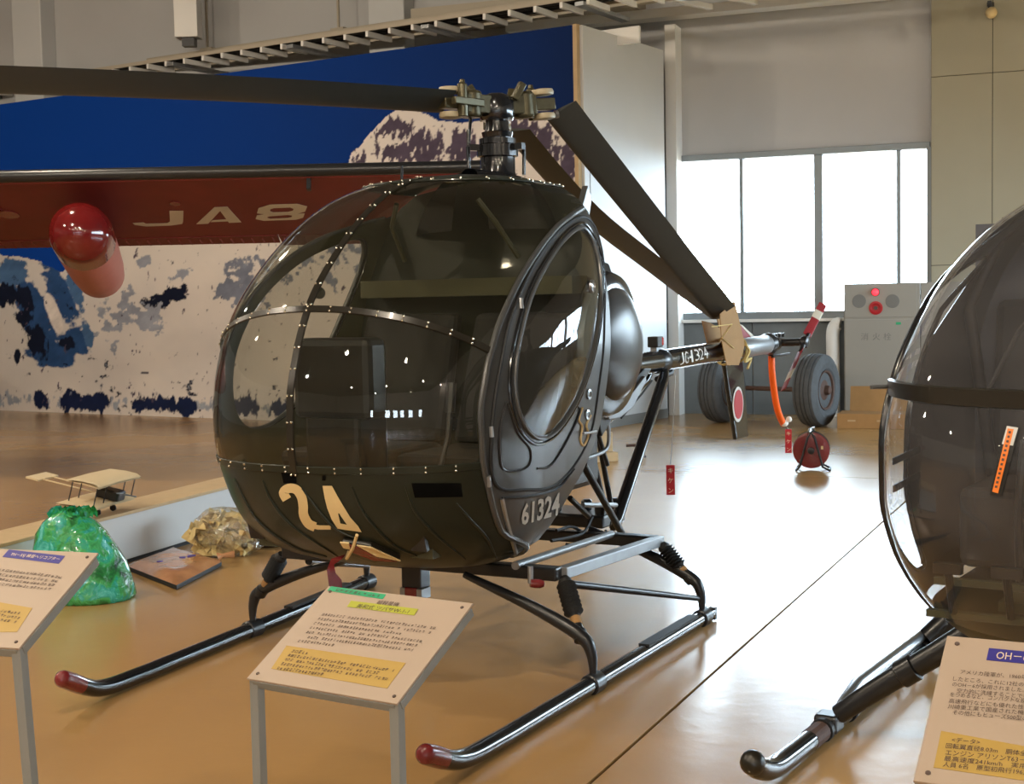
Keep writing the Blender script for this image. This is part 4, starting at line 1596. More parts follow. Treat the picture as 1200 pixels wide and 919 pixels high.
for (x, y), nm in (((966, 357), 'up'), ((919, 456), 'down')):
    tip = H1.at_y(x, y, -0.24)
    d = tip - TH
    L_ = np.linalg.norm(d)
    d /= L_
    cv = np.cross(d, (0, 1, 0))
    cv = cv * 0.6 + np.array([0, 0.8, 0])
    rng_ = [(0.08, 1.0)]
    P = [TH + d * L_ * f for f in (0.16, 0.3, 0.5, 0.75, 1.0)]
    P4 = []
    for p in P:
        c = cv - d * (cv @ d)
        c /= np.linalg.norm(c)
        u = np.cross(d, c)
        P4.append([p + c * (a - 0.35) * 0.066 + u * t * 0.06 for a, t in airfoil()])
    mb = MB().grid(P4, wrap=True)
    mb.add(P4[-1], [tuple(range(len(P4[-1])))])
    tb = mb.build('tail_rotor_blade', 'tr_red', heli, smooth=True, angle=50)
    Pw = []
    for f in (0.60, 0.80):
        p = TH + d * L_ * f
        c = cv - d * (cv @ d)
        c /= np.linalg.norm(c)
        u = np.cross(d, c)
        Pw.append([p + c * (a - 0.35) * 0.069 + u * t * 0.072 for a, t in airfoil()])
    MB().grid(Pw, wrap=True).build('white_stripe', 'white_band', tb, smooth=True, angle=50)
    MB().tube([TH, TH + d * L_ * 0.2], 0.016, 8).build('blade_root', 'black_metal', tb)
fin = [H1.at_y(x, y, 0.0) for x, y in ((847, 424), (868, 421), (875, 512), (861, 516))]
fn = MB().prism([p + (0, -0.018, 0) for p in fin], (0, 0.036, 0)).build('ventral_fin', 'black_gloss', heli, bevel=0.012)
rc = H1.at_y(864.5, 474, -0.022)
rx_ = abs(H1.at_y(872, 474, -0.022)[0] - rc[0]) * 0.8
for sc_, m_, th in ((1.0, 'white_paint', 0.004), (0.82, 'red', 0.008)):
    MB().prism([(rc[0] + rx_ * sc_ * math.cos(a), rc[1], rc[2] + 0.125 * sc_ * math.sin(a)) for a in np.linspace(0, 2 * math.pi, 29)[:-1]], (0, -th, 0)).build('roundel', m_, fn)
stb = [H1.at_y(x, y, 0.10) for x, y in ((862, 378), (869, 381), (886, 397), (868, 401))]
sb_ = MB().prism(stb, (0, 0.012, 0)).build('stabilizer', 'tr_red', heli, bevel=0.002)
stb2 = [H1.at_y(x, y, 0.097) for x, y in ((867, 380), (870, 381), (887, 397), (883, 398))]
MB().prism(stb2, (0, 0.004, 0)).build('stabilizer_stripe', 'white_band', sb_)
MB().tube([H1.at_y(x, y, 0.0) for x, y in ((904, 404), (904, 420))], 0.024, 10).build('guard_socket', 'black_metal', heli)
MB().tube([H1.at_y(x, y, 0.0) for x, y in catmull([(904, 417), (905, 440), (909, 470), (913, 486), (918, 497)], 5)], 0.026, 12).build('tail_guard', 'orange', heli, smooth=True)

# ---- things tied to or hanging from the helicopter
def text_on(v0, u, w, body, size, thick_n, name, material, parent, align='CENTER'):
    v, f = text_geo(body, size, align)
    u = np.asarray(u, float)
    w = np.asarray(w, float)
    return MB().add([np.asarray(v0) + u * p[0] + w * p[1] + np.asarray(thick_n) for p in v], f).build(name, material, parent, recalc=False)


crt = empty('cardboard_support', tuple(H1.L2W((5.1, 0, boomz(5.1)))), H1.rz)
tag(crt, 'folded brown cardboard holding two rotor blade tips on the tail boom', 'cardboard')
OFF = np.array([5.1, 0, boomz(5.1)])
for k, (poly, y, th) in enumerate(((((844, 368), (861, 353), (873, 404), (866, 428), (852, 428), (846, 400)), -0.12, 0.006), (((823, 376), (832, 378), (856, 392), (850, 404), (829, 402)), 0.06, 0.006), (((840, 372), (850, 362), (868, 400), (858, 424), (848, 402)), 0.13, 0.006))):
    q = [H1.at_y(x, y_, y) - OFF for x, y_ in poly]
    MB().prism(q, (0, th, 0)).build('cardboard_sheet', 'cardboard', crt)
q = [H1.at_y(844, 400, -0.12) - OFF, H1.at_y(846, 401, 0.13) - OFF, H1.at_y(862, 396, 0.13) - OFF, H1.at_y(866, 396, -0.12) - OFF]
MB().prism(q, (0, 0, 0.006)).build('cardboard_sheet', 'cardboard', crt)
rope = empty('rope_tie', tuple(H1.L2W((5.1, 0, boomz(5.1)))), H1.rz)
tag(rope, 'pale yellow rope wound around the tail boom below the cardboard', 'rope')
for k, (dx, r) in enumerate(((-0.03, 0.088), (0.05, 0.092), (0.13, 0.09), (0.24, 0.088))):
    MB().tube([(dx + 0.06 * math.cos(a), r * math.cos(a + 0.5), r * math.sin(a + 0.5) - 0.005) for a in np.linspace(0, 2 * math.pi, 25)[:-1]], 0.009, 6, closed=True).build('rope_turn', 'rope', rope, smooth=True)
MB().tube([H1.at_y(x, y, -0.13) - OFF for x, y in catmull([(874, 404), (878, 412), (873, 424), (880, 420), (876, 432)], 4)], 0.010, 6).build('rope_end', 'rope', rope, smooth=True)
MB().tube([H1.at_y(x, y, -0.128) - OFF for x, y in ((834, 383), (858, 380), (846, 396), (860, 408))], 0.004, 5).build('lashing', 'rope', rope)


def hang_tag(name, label, top_px, bot_px, y, hook, w, letters):
    """red plastic strip on a wire; hook = point it hangs from"""
    a = H1.L2W(H1.at_y(*top_px, y))
    b2 = H1.L2W(H1.at_y(*bot_px, y))
    root = empty(name, tuple(b2))
    tag(root, label, 'tag')
    hgt = a[2] - b2[2]
    MB().box((-w / 2, -0.003, 0), (w / 2, 0.003, hgt)).build('tag_plate', 'red', root, bevel=0.001)
    hk = np.asarray(hook) - b2
    MB().tube([hk, hk * 0.2 + np.array([0, 0, hgt]) * 0.8 + np.array([0.003, 0, 0]), (0, 0, hgt)], 0.003, 5).build('wire', 'dull_alu', root)
    n = len(letters)
    for k, c in enumerate(letters):
        v, f = text_geo(c, hgt / n * 0.62, 'CENTER')
        MB().add([(p[0], -0.0042, hgt * (1 - (k + 0.78) / n) + p[1]) for p in v], f).build('tag_letter', 'sign_cream', root, recalc=False)
    return root


hang_tag('warning_tag', 'red warning tag on a long wire under the tail boom strut', (786, 545), (786, 580), -0.08, H1.L2W((3.93, -0.08, boomz(3.93) - BR)), 0.052, ('キ', 'ケ', 'ン'))
hang_tag('warning_tag', 'red warning tag clipped below the orange tail guard tube', (924, 503), (924, 531), -0.03, H1.L2W(H1.at_y(919, 497, 0.0)), 0.05, ('キ', 'ケ', 'ン'))
cl = H1.L2W(H1.at_y(919, 496, -0.01))
ck = empty('guard_clip', tuple(cl))
tag(ck, 'small white clip on the lower end of the orange tail guard', 'clip')
MB().ball((0, 0, 0), 0.034, 10, 6, (1, 1, 0.8)).ball((0.035, -0.01, 0.03), 0.024, 10, 6).build('clip_body', 'steel_white', ck, smooth=True)

# nose flap with cream top and the red streamer tied beside it
n0 = cast(430, 640)[1]
fp = MB().prism([cast(x, y, 0.003)[0] for x, y in ((402, 629), (436, 634), (470, 650), (440, 654), (414, 646))], n0 * 0.02).build('nose_flap', 'bronze', heli, bevel=0.003)
MB().prism([cast(x, y, 0.024)[0] for x, y in ((408, 631), (422, 635), (442, 645), (466, 651), (440, 650), (416, 641))], n0 * 0.004).build('flap_edge', 'red_cap', fp)
MB().prism([cast(x, y, 0.024)[0] for x, y in ((420, 632.5), (436, 634.5), (470, 650), (443, 644.5))], n0 * 0.006).build('flap_top', 'cream', fp)
MB().prism([cast(x, y, 0.024)[0] for x, y in ((401, 629), (411, 630), (413, 637), (405, 635))], n0 * 0.006).build('flap_top', 'cream', fp)
rp = [cast(x, y, 0.035)[0] for x, y in ((421, 620), (416, 634), (409, 645))]
x0_ = rp[-1]
rows = []
pxr = [(411, 640, 404, 650), (400, 655, 388, 655), (390, 662, 383, 668), (392, 672, 384, 676), (399, 680, 386, 690), (400, 692, 388, 694)]
for (a, b2, c, d) in pxr:
    rows.append([H1.L2W(H1.at_y(a, b2, x0_[1] + 0.01)), H1.L2W(H1.at_y(c, d, x0_[1] + 0.02))])
rib = empty('red_streamer', tuple(rows[0][0]))
tag(rib, 'dark red cloth streamer hanging from the nose below number 24', 'streamer')
base = np.array(rows[0][0])
rows = [[np.array(p) - base for p in r] for r in rows]
off = np.array([0.004, 0.003, 0])
sm = MB().grid(rows).grid([[p + off for p in r] for r in rows])
sm.build('streamer_cloth', 'red_cap', rib, smooth=True)
MB().tube([H1.L2W(p) - base for p in rp] + [(0, 0, 0)], 0.007, 6).build('tie_cord', 'cream', rib)


# =================================================================== SECOND HELICOPTER (only its nose is in view)
_a = G(920, 888, 0.05)
_hd2 = math.radians(32)
_N2 = np.array([-math.cos(_hd2), math.sin(_hd2), 0])
MT['grey_in'] = mat('blue_grey_interior', (0.085, 0.095, 0.12), 0.5, noise=0.4, nscale=5)
O2 = _a - _N2 * 0.97
O2[2] = 0
H2 = Frame(O2, 32)
HV = Hull([(.44, .1), (.47, -.1), (.54, -.28), (.66, -.42), (.80, -.52), (.95, -.57), (1.10, -.57), (1.25, -.52), (1.45, -.38), (1.65, -.12), (1.80, .18), (1.90, .45), (1.95, .75)],
          [(.44, .15), (.47, .32), (.54, .47), (.66, .575), (.80, .635), (.95, .66), (1.1, .66), (1.3, .64), (1.5, .59), (1.7, .49), (1.85, .34), (1.95, .06)],
          [(.44, .3), (.7, .25), (1.1, .22), (1.5, .40), (1.8, .65), (1.95, .85)],
          [(.44, .95), (1.1, 1.3), (1.95, 1.2)], ex=2.2)
cast2 = make_cast(H2, HV.bvh())
heli2 = empty('scout_helicopter', tuple(O2), H2.rz)
tag(heli2, 'second helicopter with smoky egg-shaped glass nose behind the blue-titled sign', 'helicopter')


def tfront(z):
    """glass runs back to here, then the door frame begins"""
    return 0.74 if z < 1.5 else 0.74 + (z - 1.5) * 1.2


def grid2(z0, z1, a, b2, nz=26, nu=26):
    """a,b2: functions giving signed t at the two edges (negative = port)"""
    P = []
    for z in np.linspace(z0, z1, nz):
        P.append([HV.S(z, abs(t), 1 if t >= 0 else -1) for t in np.linspace(a(z), b2(z), nu)])
    return P


Z5 = 1.272
for z0, z1 in ((0.60, Z5), (Z5, 1.93)):
    MB().grid(grid2(z0, z1, lambda z: 0.0, lambda z: min(2, tfront(z)))).build('nose_glass', 'canopy2', heli2, smooth=True, angle=0)
    MB().grid(grid2(z0, z1, lambda z: -min(2, tfront(z)), lambda z: 0.0)).build('nose_glass', 'canopy2', heli2, smooth=True, angle=0)
P = grid2(0.44, 0.60, lambda z: -2.0, lambda z: 2.0, 12, 60)
MB().grid(P).add(P[0], [tuple(range(len(P[0])))]).build('belly', 'olive', heli2, smooth=True)
P = grid2(1.93, 1.95, lambda z: -2.0, lambda z: 2.0, 4, 40)
MB().grid(P).add(P[-1], [tuple(range(len(P[-1])))]).build('roof', 'olive', heli2, smooth=True)
# rim, centre post and cross bar
for s_ in (-1, 1):
    pts = [HV.S(z, min(2, tfront(z)), s_) for z in np.linspace(0.60, 1.90, 40)]
    MB().tube(pts, 0.011, 10).build('glass_rim', 'black_gloss', heli2, smooth=True)
    # door frame: opaque ring with a large opening, clear pane in it
    zl = np.linspace(0.62, 1.86, 40)
    OUT2 = [(HV.S(z, min(2, tfront(z)))[0], z) for z in zl] + [(HV.dims(z)[3], z) for z in zl[::-1]]
    def rimx(z):
        return HV.S(max(0.62, min(1.86, z)), min(2, tfront(max(0.62, min(1.86, z)))))[0]
    zc2, zh2 = 1.17, 0.50
    zq = [zc2 - zh2 * math.cos(a) for a in np.linspace(0.0, math.pi, 30)]
    EGG2 = [(rimx(z) + 0.055 + 0.19 - 0.19 * math.sqrt(max(0, 1 - ((z - zc2) / zh2) ** 2)) ** 0.6, z) for z in zq] + [(rimx(z) + 0.055 + 0.19 + 0.19 * math.sqrt(max(0, 1 - ((z - zc2) / zh2) ** 2)) ** 0.8, z) for z in zq[::-1][1:-1]]
    c2 = (rimx(zc2) + 0.245, zc2)
    MB().grid(annulus(HV, EGG2, OUT2, c2, s_, 0.0, 96, 6), wrap=True).build('door_frame', 'black_metal', heli2, smooth=True, angle=0)
    for z in (0.955, 1.04):
        xa, xb_ = rimx(z) + 0.09, rimx(z) + 0.46
        MB().bar((xa, s_ * (HV.y(xa, z) - 0.03), z), (xb_, s_ * (HV.y(xb_, z) - 0.03), z), 0.004, 0.022).build('door_strap', 'rubber', heli2)
    MB().tube([np.array([x, s_ * (HV.y(x, z) + 0.004), z]) for x, z in EGG2], 0.009, 8, closed=True).build('opening_rim', 'black_gloss', heli2, smooth=True)
cp = [HV.S(z, 0, 1) + np.array([-0.006, 0, 0]) for z in np.linspace(0.60, 1.93, 40)]
MB().tube(cp, 0.012, 8).build('centre_post', 'black_gloss', heli2, smooth=True)
rows = []
for u in np.linspace(-1, 1, 61):
    s_ = -1 if u < 0 else 1
    t = abs(u) * tfront(Z5)
    p = HV.S(Z5, t, s_)
    o = p - np.array([0.3, 0, Z5])
    o /= np.linalg.norm(o)
    zz_ = np.array([0, 0, 1.0])
    rows.append([p + o * 0.0 - zz_ * 0.026, p + o * 0.014 - zz_ * 0.022, p + o * 0.014 + zz_ * 0.022, p + o * 0.0 + zz_ * 0.026])
MB().grid(rows).build('cross_bar', 'bronze', heli2, smooth=True)
q = cast2(1046, 437)[0]
MB().tube([HV.S(Z5, tfront(Z5), 1), HV.S(Z5, tfront(Z5), 1) + np.array([-0.05, 0.05, 0])], 0.006, 8).build('bar_pin', 'alu', heli2)
# interior: floor, bulkhead, seats, pillar, pedals
MB().box((0.0, -0.30, 0.60), (1.0, 0.30, 0.63)).build('cabin_floor', 'olive_in', heli2)
MB().box((1.05, -0.62, 0.55), (1.10, 0.62, 1.80)).build('rear_bulkhead', 'grey_in', heli2)
for y in (-0.30, 0.30):
    sb2 = MB().box((0.48, y - 0.24, 0.63), (0.95, y + 0.24, 0.90)).build('seat', 'seat', heli2, bevel=0.03)
    MB().bar((0.93, y, 0.88), (1.02, y, 1.52), 0.46, 0.10, (1, 0, 0)).build('seat_back', 'seat', sb2, bevel=0.03)
    MB().tube([(0.30, y, 0.63), (0.26, y, 0.85), (0.34, y, 1.08)], 0.014, 8).build('control_stick', 'black_metal', heli2, smooth=True)
    for dy in (-0.08, 0.08):
        MB().tube([(-0.20, y + dy, 0.63), (-0.26, y + dy, 0.76)], 0.012, 8).bar((-0.26, y + dy - 0.04, 0.77), (-0.26, y + dy + 0.04, 0.77), 0.03, 0.03).build('pedal', 'black_metal', heli2)
con = MB().box((-0.26, -0.07, 0.63), (-0.04, 0.07, 1.05)).build('instrument_console', 'black_metal', heli2, bevel=0.03)
for k, (y, z) in enumerate(((-0.03, 0.98), (0.03, 0.88))):
    MB().lathe([(0.03, 0), (0.03, 0.012), (0.02, 0.012)], (-0.04, y, z), (1, 0, 0), 16).build('gauge', 'dull_alu', con)
for z, x in ((0.70, -0.10), (0.62, -0.18)):
    MB().bar((x, 0.14, z), (x, 0.46, z), 0.03, 0.02).build('floor_brace', 'olive_in', heli2)
MB().tube([(0.95, 0.50, 0.63), (0.75, 0.57, 1.5), (0.80, 0.45, 1.80)], 0.022, 10).build('cabin_pillar', 'black_metal', heli2, smooth=True)
MB().tube([(0.98, 0.1, 1.80), (0.55, 0.36, 1.42), (0.35, 0.44, 1.18)], 0.008, 8).build('harness_strap', 'rubber', heli2)
# warning sticker on the glass, reading vertically
stk = MB().grid(uv_patch([(1180, 500), (1195, 502), (1174, 582), (1161, 580)], cast2, 0.004)).build('sticker_border', 'rubber', heli2)
MB().grid(uv_patch([(1181, 500), (1194, 502), (1188, 523), (1175, 521)], cast2, 0.005)).build('sticker_top', 'wall_white', stk)
MB().grid(uv_patch([(1182, 503), (1189, 504), (1171, 578), (1164, 576)], cast2, 0.006)).build('sticker_face', 'orange_print', stk)
marks = MB()
for k in range(13):
    f = (k + 0.7) / 14
    cxx, cyy = 1185.5 - 18.0 * f, 504 + 73 * f
    marks.grid(uv_patch([(cxx - 1.2, cyy - 1.6), (cxx + 1.6, cyy - 1.2), (cxx + 1.0, cyy + 1.5), (cxx - 1.8, cyy + 1.1)], cast2, 0.0075, 1, 1))
marks.build('sticker_writing', 'ink', stk)
# gear: starboard skid, strut and fairing; the port one mirrored
for s_ in (1, -1):
    ys = 0.97 * s_
    pth = catmull([(2.2, ys, 0.042), (1.2, ys, 0.042), (0.4, ys, 0.042), (0.05, ys, 0.043), (-0.12, ys, 0.050), (-0.23, ys, 0.085), (-0.27, ys, 0.11)], 6)
    sk2 = MB().tube(pth, 0.036, 14).build('skid', 'dull_alu' if False else 'black_gloss', heli2, smooth=True)
    MB().ball((-0.275, ys, 0.115), 0.040, 12, 8).build('skid_tip', 'bronze', sk2, smooth=True)
    for x in (0.36, 0.62, 1.15, 1.35, 1.6):
        MB().tube([(x - 0.012, ys, 0.042), (x + 0.012, ys, 0.042)], 0.042, 14).build('skid_band', 'rubber', sk2)
    MB().tube([(1.9, ys + 0.01 * s_, 0.100), (0.78, ys + 0.01 * s_, 0.100), (0.60, ys, 0.08), (0.50, ys, 0.06)], [0.026, 0.026, 0.024, 0.016], 12).build('skid_shoe', 'alu', sk2, smooth=True)
    MB().tube([(0.22, ys, 0.042), (0.34, ys, 0.042)], 0.0368, 14).build('worn_patch', 'rust', sk2)
    lg = catmull([(0.48, 0.42 * s_, 0.47), (0.47, 0.60 * s_, 0.334), (0.453, 0.80 * s_, 0.19), (0.44, 0.94 * s_, 0.08)], 8)
    MB().tube(lg, [0.044 - 0.010 * i / (len(lg) - 1) for i in range(len(lg))], 14).build('landing_leg', 'black_metal', heli2, smooth=True)
    lg2 = catmull([(1.75, 0.42 * s_, 0.60), (1.72, 0.66 * s_, 0.38), (1.68, 0.86 * s_, 0.19), (1.62, 0.955 * s_, 0.09)], 8)
    MB().tube(lg2, 0.045, 14).build('landing_leg', 'black_metal', heli2, smooth=True)
    kp = np.array(lg[12])
    MB().lathe([(0.040, -0.035), (0.048, -0.03), (0.048, 0.03), (0.040, 0.035)], kp, np.array(lg[13]) - np.array(lg[11]), 14).build('leg_joint', 'black_metal', heli2, smooth=True)
    MB().box((0.38, ys - 0.042, 0.02), (0.47, ys + 0.042, 0.086)).build('leg_shoe', 'black_metal', heli2, bevel=0.012)
# body behind the cabin (out of frame)
P = []
for x, w, zc, hh in ((1.12, 0.66, 1.2, 0.72), (1.7, 0.62, 1.22, 0.66), (2.4, 0.45, 1.3, 0.48), (3.2, 0.22, 1.4, 0.24), (3.9, 0.12, 1.45, 0.13), (6.4, 0.08, 1.55, 0.09)):
    P.append([(x, w * math.cos(a), zc + hh * math.sin(a)) for a in np.linspace(0, 2 * math.pi, 25)[:-1]])
MB().grid(P, wrap=True).build('rear_fuselage', 'olive', heli2, smooth=True)
MB().lathe([(0.14, 1.9), (0.12, 2.05), (0.06, 2.1), (0.06, 2.45), (0.1, 2.46), (0.1, 2.54), (0.03, 2.56)], (1.5, 0, 0), (0, 0, 1), 16).build('mast', 'black_metal', heli2, smooth=True)

# =================================================================== SIGN STANDS
def sign_stand(name, label, FL, wdir, edge_vec, W, items):
    """board with front-left corner FL, width direction, and slope edge vector"""
    FL = np.asarray(FL, float)
    w = np.asarray(wdir, float)
    w = w / np.linalg.norm(w)
    e = np.asarray(edge_vec, float)
    Hh = np.linalg.norm(e)
    v = e / Hh
    n = np.cross(w, v)
    if n[2] < 0:
        n = -n
    base = np.array([FL[0] + w[0] * W / 2, FL[1] + w[1] * W / 2, 0.0])
    root = empty(name, tuple(base))
    tag(root, label, 'sign')
    R = FL - base

    def pt(u, vv, o=0.0):
        return R + w * u + v * vv + n * o
    bd = MB().prism([pt(0, 0, -0.006), pt(W, 0, -0.006), pt(W, Hh, -0.006), pt(0, Hh, -0.006)], n * 0.006).build('board', 'sign_face', root, bevel=0.001)
    fr = MB()
    for a, b2 in ((pt(0.012, 0.012), pt(W - 0.012, 0.012)), (pt(W - 0.012, 0.012), pt(W - 0.012, Hh - 0.012)), (pt(W - 0.012, Hh - 0.012), pt(0.012, Hh - 0.012)), (pt(0.012, Hh - 0.012), pt(0.012, 0.012))):
        fr.bar(a - n * 0.019, b2 - n * 0.019, 0.026, 0.024, n)
    fr.build('board_frame', 'sign_leg', root, bevel=0.002)
    for u in (0.016, W - 0.016):
        p = pt(u, 0.018, -0.012)
        q_ = np.array([p[0] + items.get('lean', 0.0), p[1], 0.0])
        MB().bar(p, (q_[0], q_[1], 0.012), 0.028, 0.028, v).build('leg', 'sign_leg', root, bevel=0.002)
        back = np.array([v[0], v[1], 0])
        back /= np.linalg.norm(back)
        MB().bar(q_ - back * 0.05 + (0, 0, 0.014), q_ + back * 0.34 + (0, 0, 0.014), 0.03, 0.028).build('foot_bar', 'sign_leg', root, bevel=0.002)
    for u, vv in ((0.022, 0.022), (W - 0.022, 0.022), (W - 0.022, Hh - 0.022), (0.022, Hh - 0.022)):
        MB().lathe([(0.005, 0.0), (0.005, 0.002), (0.003, 0.003)], pt(u, vv, 0.0), n, 8).build('screw', 'ink', root)

    def uv(px, py):
        P_ = on_plane(px, py, FL, n) - base - R
        return float(P_ @ w), float(P_ @ v)
    for k, (quad, m_, nm) in enumerate(items.get('quads', ())):
        MB().prism([pt(*uv(*c), 0.0004 + 0.0002 * k) for c in quad], n * 0.0006).build(nm, m_, bd)
    for (px0, py0, px1, py1, hgt, body, m_) in items.get('text', ()):
        u0, v0 = uv(px0, py0)
        u1, v1 = uv(px1, py1)
        tv, tf = text_geo(body)
        if len(tv) == 0:
            continue
        tx0, tx1 = tv[:, 0].min(), tv[:, 0].max()
        ty0, ty1 = min(0, tv[:, 1].min()), tv[:, 1].max()
        s_ = (u1 - u0) / (tx1 - tx0)
        MB().add([pt(u0 + (p[0] - tx0) * s_, v0 + (v1 - v0) * (p[0] - tx0) / (tx1 - tx0) + (p[1] - ty0) / (ty1 - ty0) * hgt, 0.0022) for p in tv], tf).build('printed_text', m_, bd, recalc=False)
    rr = random.Random(len(label))
    for (px0, py0, px1, py1, hgt, cnt) in items.get('lines', ()):
        # rows of small print too fine to read: one mark per character
        u0, v0 = uv(px0, py0)
        u1, v1 = uv(px1, py1)
        mb = MB()
        st = (u1 - u0) / cnt
        for k in range(cnt):
            if rr.random() < 0.06:
                continue
            uu = u0 + st * k
            vv = v0 + (v1 - v0) * k / cnt
            wch = st * rr.uniform(0.55, 0.85)
            bw = hgt * 0.16
            hh = hgt * rr.uniform(0.7, 1.0)
            for fy in rr.sample((0.05, 0.28, 0.5, 0.72, 0.9), rr.choice((2, 3, 3, 4))):
                a0, a1 = rr.uniform(0, 0.25), rr.uniform(0.7, 1.0)
                mb.add([pt(uu + wch * a0, vv + hh * fy, 0.002), pt(uu + wch * a1, vv + hh * fy, 0.002), pt(uu + wch * a1, vv + hh * fy + bw * 0.7, 0.002), pt(uu + wch * a0, vv + hh * fy + bw * 0.7, 0.002)], [(0, 1, 2, 3)])
            for fx in rr.sample((0.08, 0.45, 0.8), rr.choice((1, 2))):
                mb.add([pt(uu + wch * fx, vv, 0.0022), pt(uu + wch * (fx + 0.14), vv, 0.0022), pt(uu + wch * (fx + 0.14), vv + hh, 0.0022), pt(uu + wch * fx, vv + hh, 0.0022)], [(0, 1, 2, 3)])
        mb.build('small_print', 'ink', bd, recalc=False)
    return root


BLc = G(289, 795, 0.58)
BRc = G(465, 825, 0.58)
TLc = G(385, 687, 0.76)
body = []
for k in range(7):
    a = (377 - 4.7 * k, 720.5 + 5.2 * k)
    L_ = 1.0 if k not in (2, 6) else (0.78 if k == 2 else 0.33)
    dxx = 134 - 0.6 * k
    body.append((a[0], a[1] + 1.5, a[0] + dxx * L_, a[1] + 1.5 + dxx * L_ * 0.121, 0.011, int(38 * L_)))
for k in range(5):
    a = (341 - 4.2 * k, 763.5 + 5.0 * k)
    L_ = (0.16, 0.97, 0.86, 0.97, 0.42)[k]
    body.append((a[0], a[1] + 1.5, a[0] + 130 * L_, a[1] + 1.5 + 130 * L_ * 0.145, 0.0115, int(36 * L_)))
sign_stand('information_sign', 'slanted sign board with green tape strip and lime title standing before the number 24 helicopter', BLc, BRc - BLc, TLc - BLc, np.linalg.norm(BRc - BLc), {
    'quads': [([(318, 784), (454, 807), (476, 777), (336, 757)], 'sign_yellow', 'yellow_field'), ([(384, 692.5), (449, 702.5), (453, 697), (388.5, 687.5)], 'sign_green', 'green_strip'),
              ([(407, 711.5), (486, 721.5), (491, 714), (412, 704.5)], 'sign_lime', 'lime_strip')],
    'text': [(441, 708.5, 466.5, 711.5, 0.017, '超軽量機', 'ink'), (417, 713, 478, 720, 0.018, '美和式 ツバサW-1-1', 'ink')],
    'lines': body + [(388, 692.5, 447, 701, 0.011, 11)]})

BL3 = G(1070, 915, 0.70)
TL3 = G(1110, 745, 0.88)
e3 = TL3 - BL3
w3 = np.array([e3[1], -e3[0], 0])
t3 = []
rows3 = ['アメリカ陸軍が、1960年', 'したところ、これに12社の応', 'のOH－6が採用されました。', '空力的に洗練することで有', 'をつめるなど、コンパクトな設計', '高速飛行などにも優れた性能', '川崎重工業で国産された機体', 'その他にもヒューズ500型の']
xs3 = [(1125, 789), (1116.5, 797), (1115.5, 803.5), (1121, 811), (1113, 815.5), (1111.5, 823), (1110.5, 829.5), (1116, 836.5)]
xe3 = [1203, 1207, 1200, 1205, 1208, 1207, 1207, 1204]
for (x, y), xe, s_ in zip(xs3, xe3, rows3):
    t3.append((x, y + 2.0, xe, y + 2.0 + (xe - x) * 0.085, 0.0125, s_, 'ink'))
rows3b = [('<データ>', 1115, 869, 1148), ('回転翼直径8.03m　胴体全', 1108, 876, 1203), ('エンジン アリソンT63－', 1107.5, 884, 1201), ('最高速度241km/h　実用', 1106, 891, 1202), ('人員 6名　原型初飛行1963', 1104.5, 898, 1202)]
for s_, x, y, xe in rows3b:
    t3.append((x, y + 1.8, xe, y + 1.8 + (xe - x) * 0.10, 0.013, s_, 'ink'))
t3.append((1167, 773, 1204, 776, 0.020, 'OH－6', 'sign_cream'))
sign_stand('information_sign', 'slanted sign board with blue title strip in front of the smoky glass nose', BL3, w3, e3, 0.50, {
    'quads': [([(1094, 900), (1232, 920), (1238, 882), (1103, 857)], 'sign_yellow', 'yellow_field'), ([(1156, 774), (1240, 782), (1240, 768), (1159, 760)], 'sign_blue', 'blue_strip')],
    'text': t3})

BR2 = G(22, 760, 0.70)
TR2 = G(115, 648, 0.88)
e2 = TR2 - BR2
w2 = np.array([e2[1], -e2[0], 0])
w2 /= np.linalg.norm(w2)
BL2 = BR2 - w2 * 0.50
ln = []
for k in range(4):
    ln.append((-50 - 4 * k, 664 + 5.5 * k, 72 - 4.2 * k, 679 + 4.6 * k, 0.0115, 30))
for k in range(3):
    ln.append((-75 - 4 * k, 706 + 5 * k, 28 - 4 * k, 722.5 + 4.6 * k, 0.0115, 26))
sign_stand('information_sign', 'slanted sign board with purple title strip beside the green plastic bag', BL2, w2, e2, 0.50, {
    'quads': [([(-100, 742), (20, 741), (38, 713), (-80, 692)], 'sign_yellow', 'yellow_field'), ([(3, 653), (69, 661), (76.5, 652), (10.5, 644.5)], 'sign_blue', 'blue_strip')],
    'text': [(11, 652.5, 68, 658.5, 0.017, 'TH－55J 練習ヘリコプター', 'sign_cream')], 'lines': ln, 'lean': 0.03})

# =================================================================== RED AIRCRAFT WING
LD = 12.5
LE0 = at_depth(0, 215, LD)
LE1 = at_depth(540, 203, LD)
wdirn = LE1 - LE0
wdirn[2] *= 0.5
wdirn /= np.linalg.norm(wdirn)
TEz = at_depth(100, 290, LD + 1.65)[2]
cdir = np.array([0.02, 1.65, TEz - LE0[2]])
CH = np.linalg.norm(cdir)
cdir /= CH
un = np.cross(wdirn, cdir)
if un[2] < 0:
    un = -un
WBASE = LE1 + wdirn * 0.45
plane = empty('red_airplane', (WBASE[0] - 8.2, WBASE[1] + 1.0, 0))
tag(plane, 'red high-wing airplane whose wing underside reads JA8 in front of the mural', 'airplane')
PB = np.array([WBASE[0] - 8.2, WBASE[1] + 1.0, 0.0])


def wpt(s_, c, o=0.0):
    """s_ metres inboard from the tip along the span, c fraction of chord, o metres above the underside"""
    return WBASE - wdirn * s_ + cdir * CH * c + un * o - PB


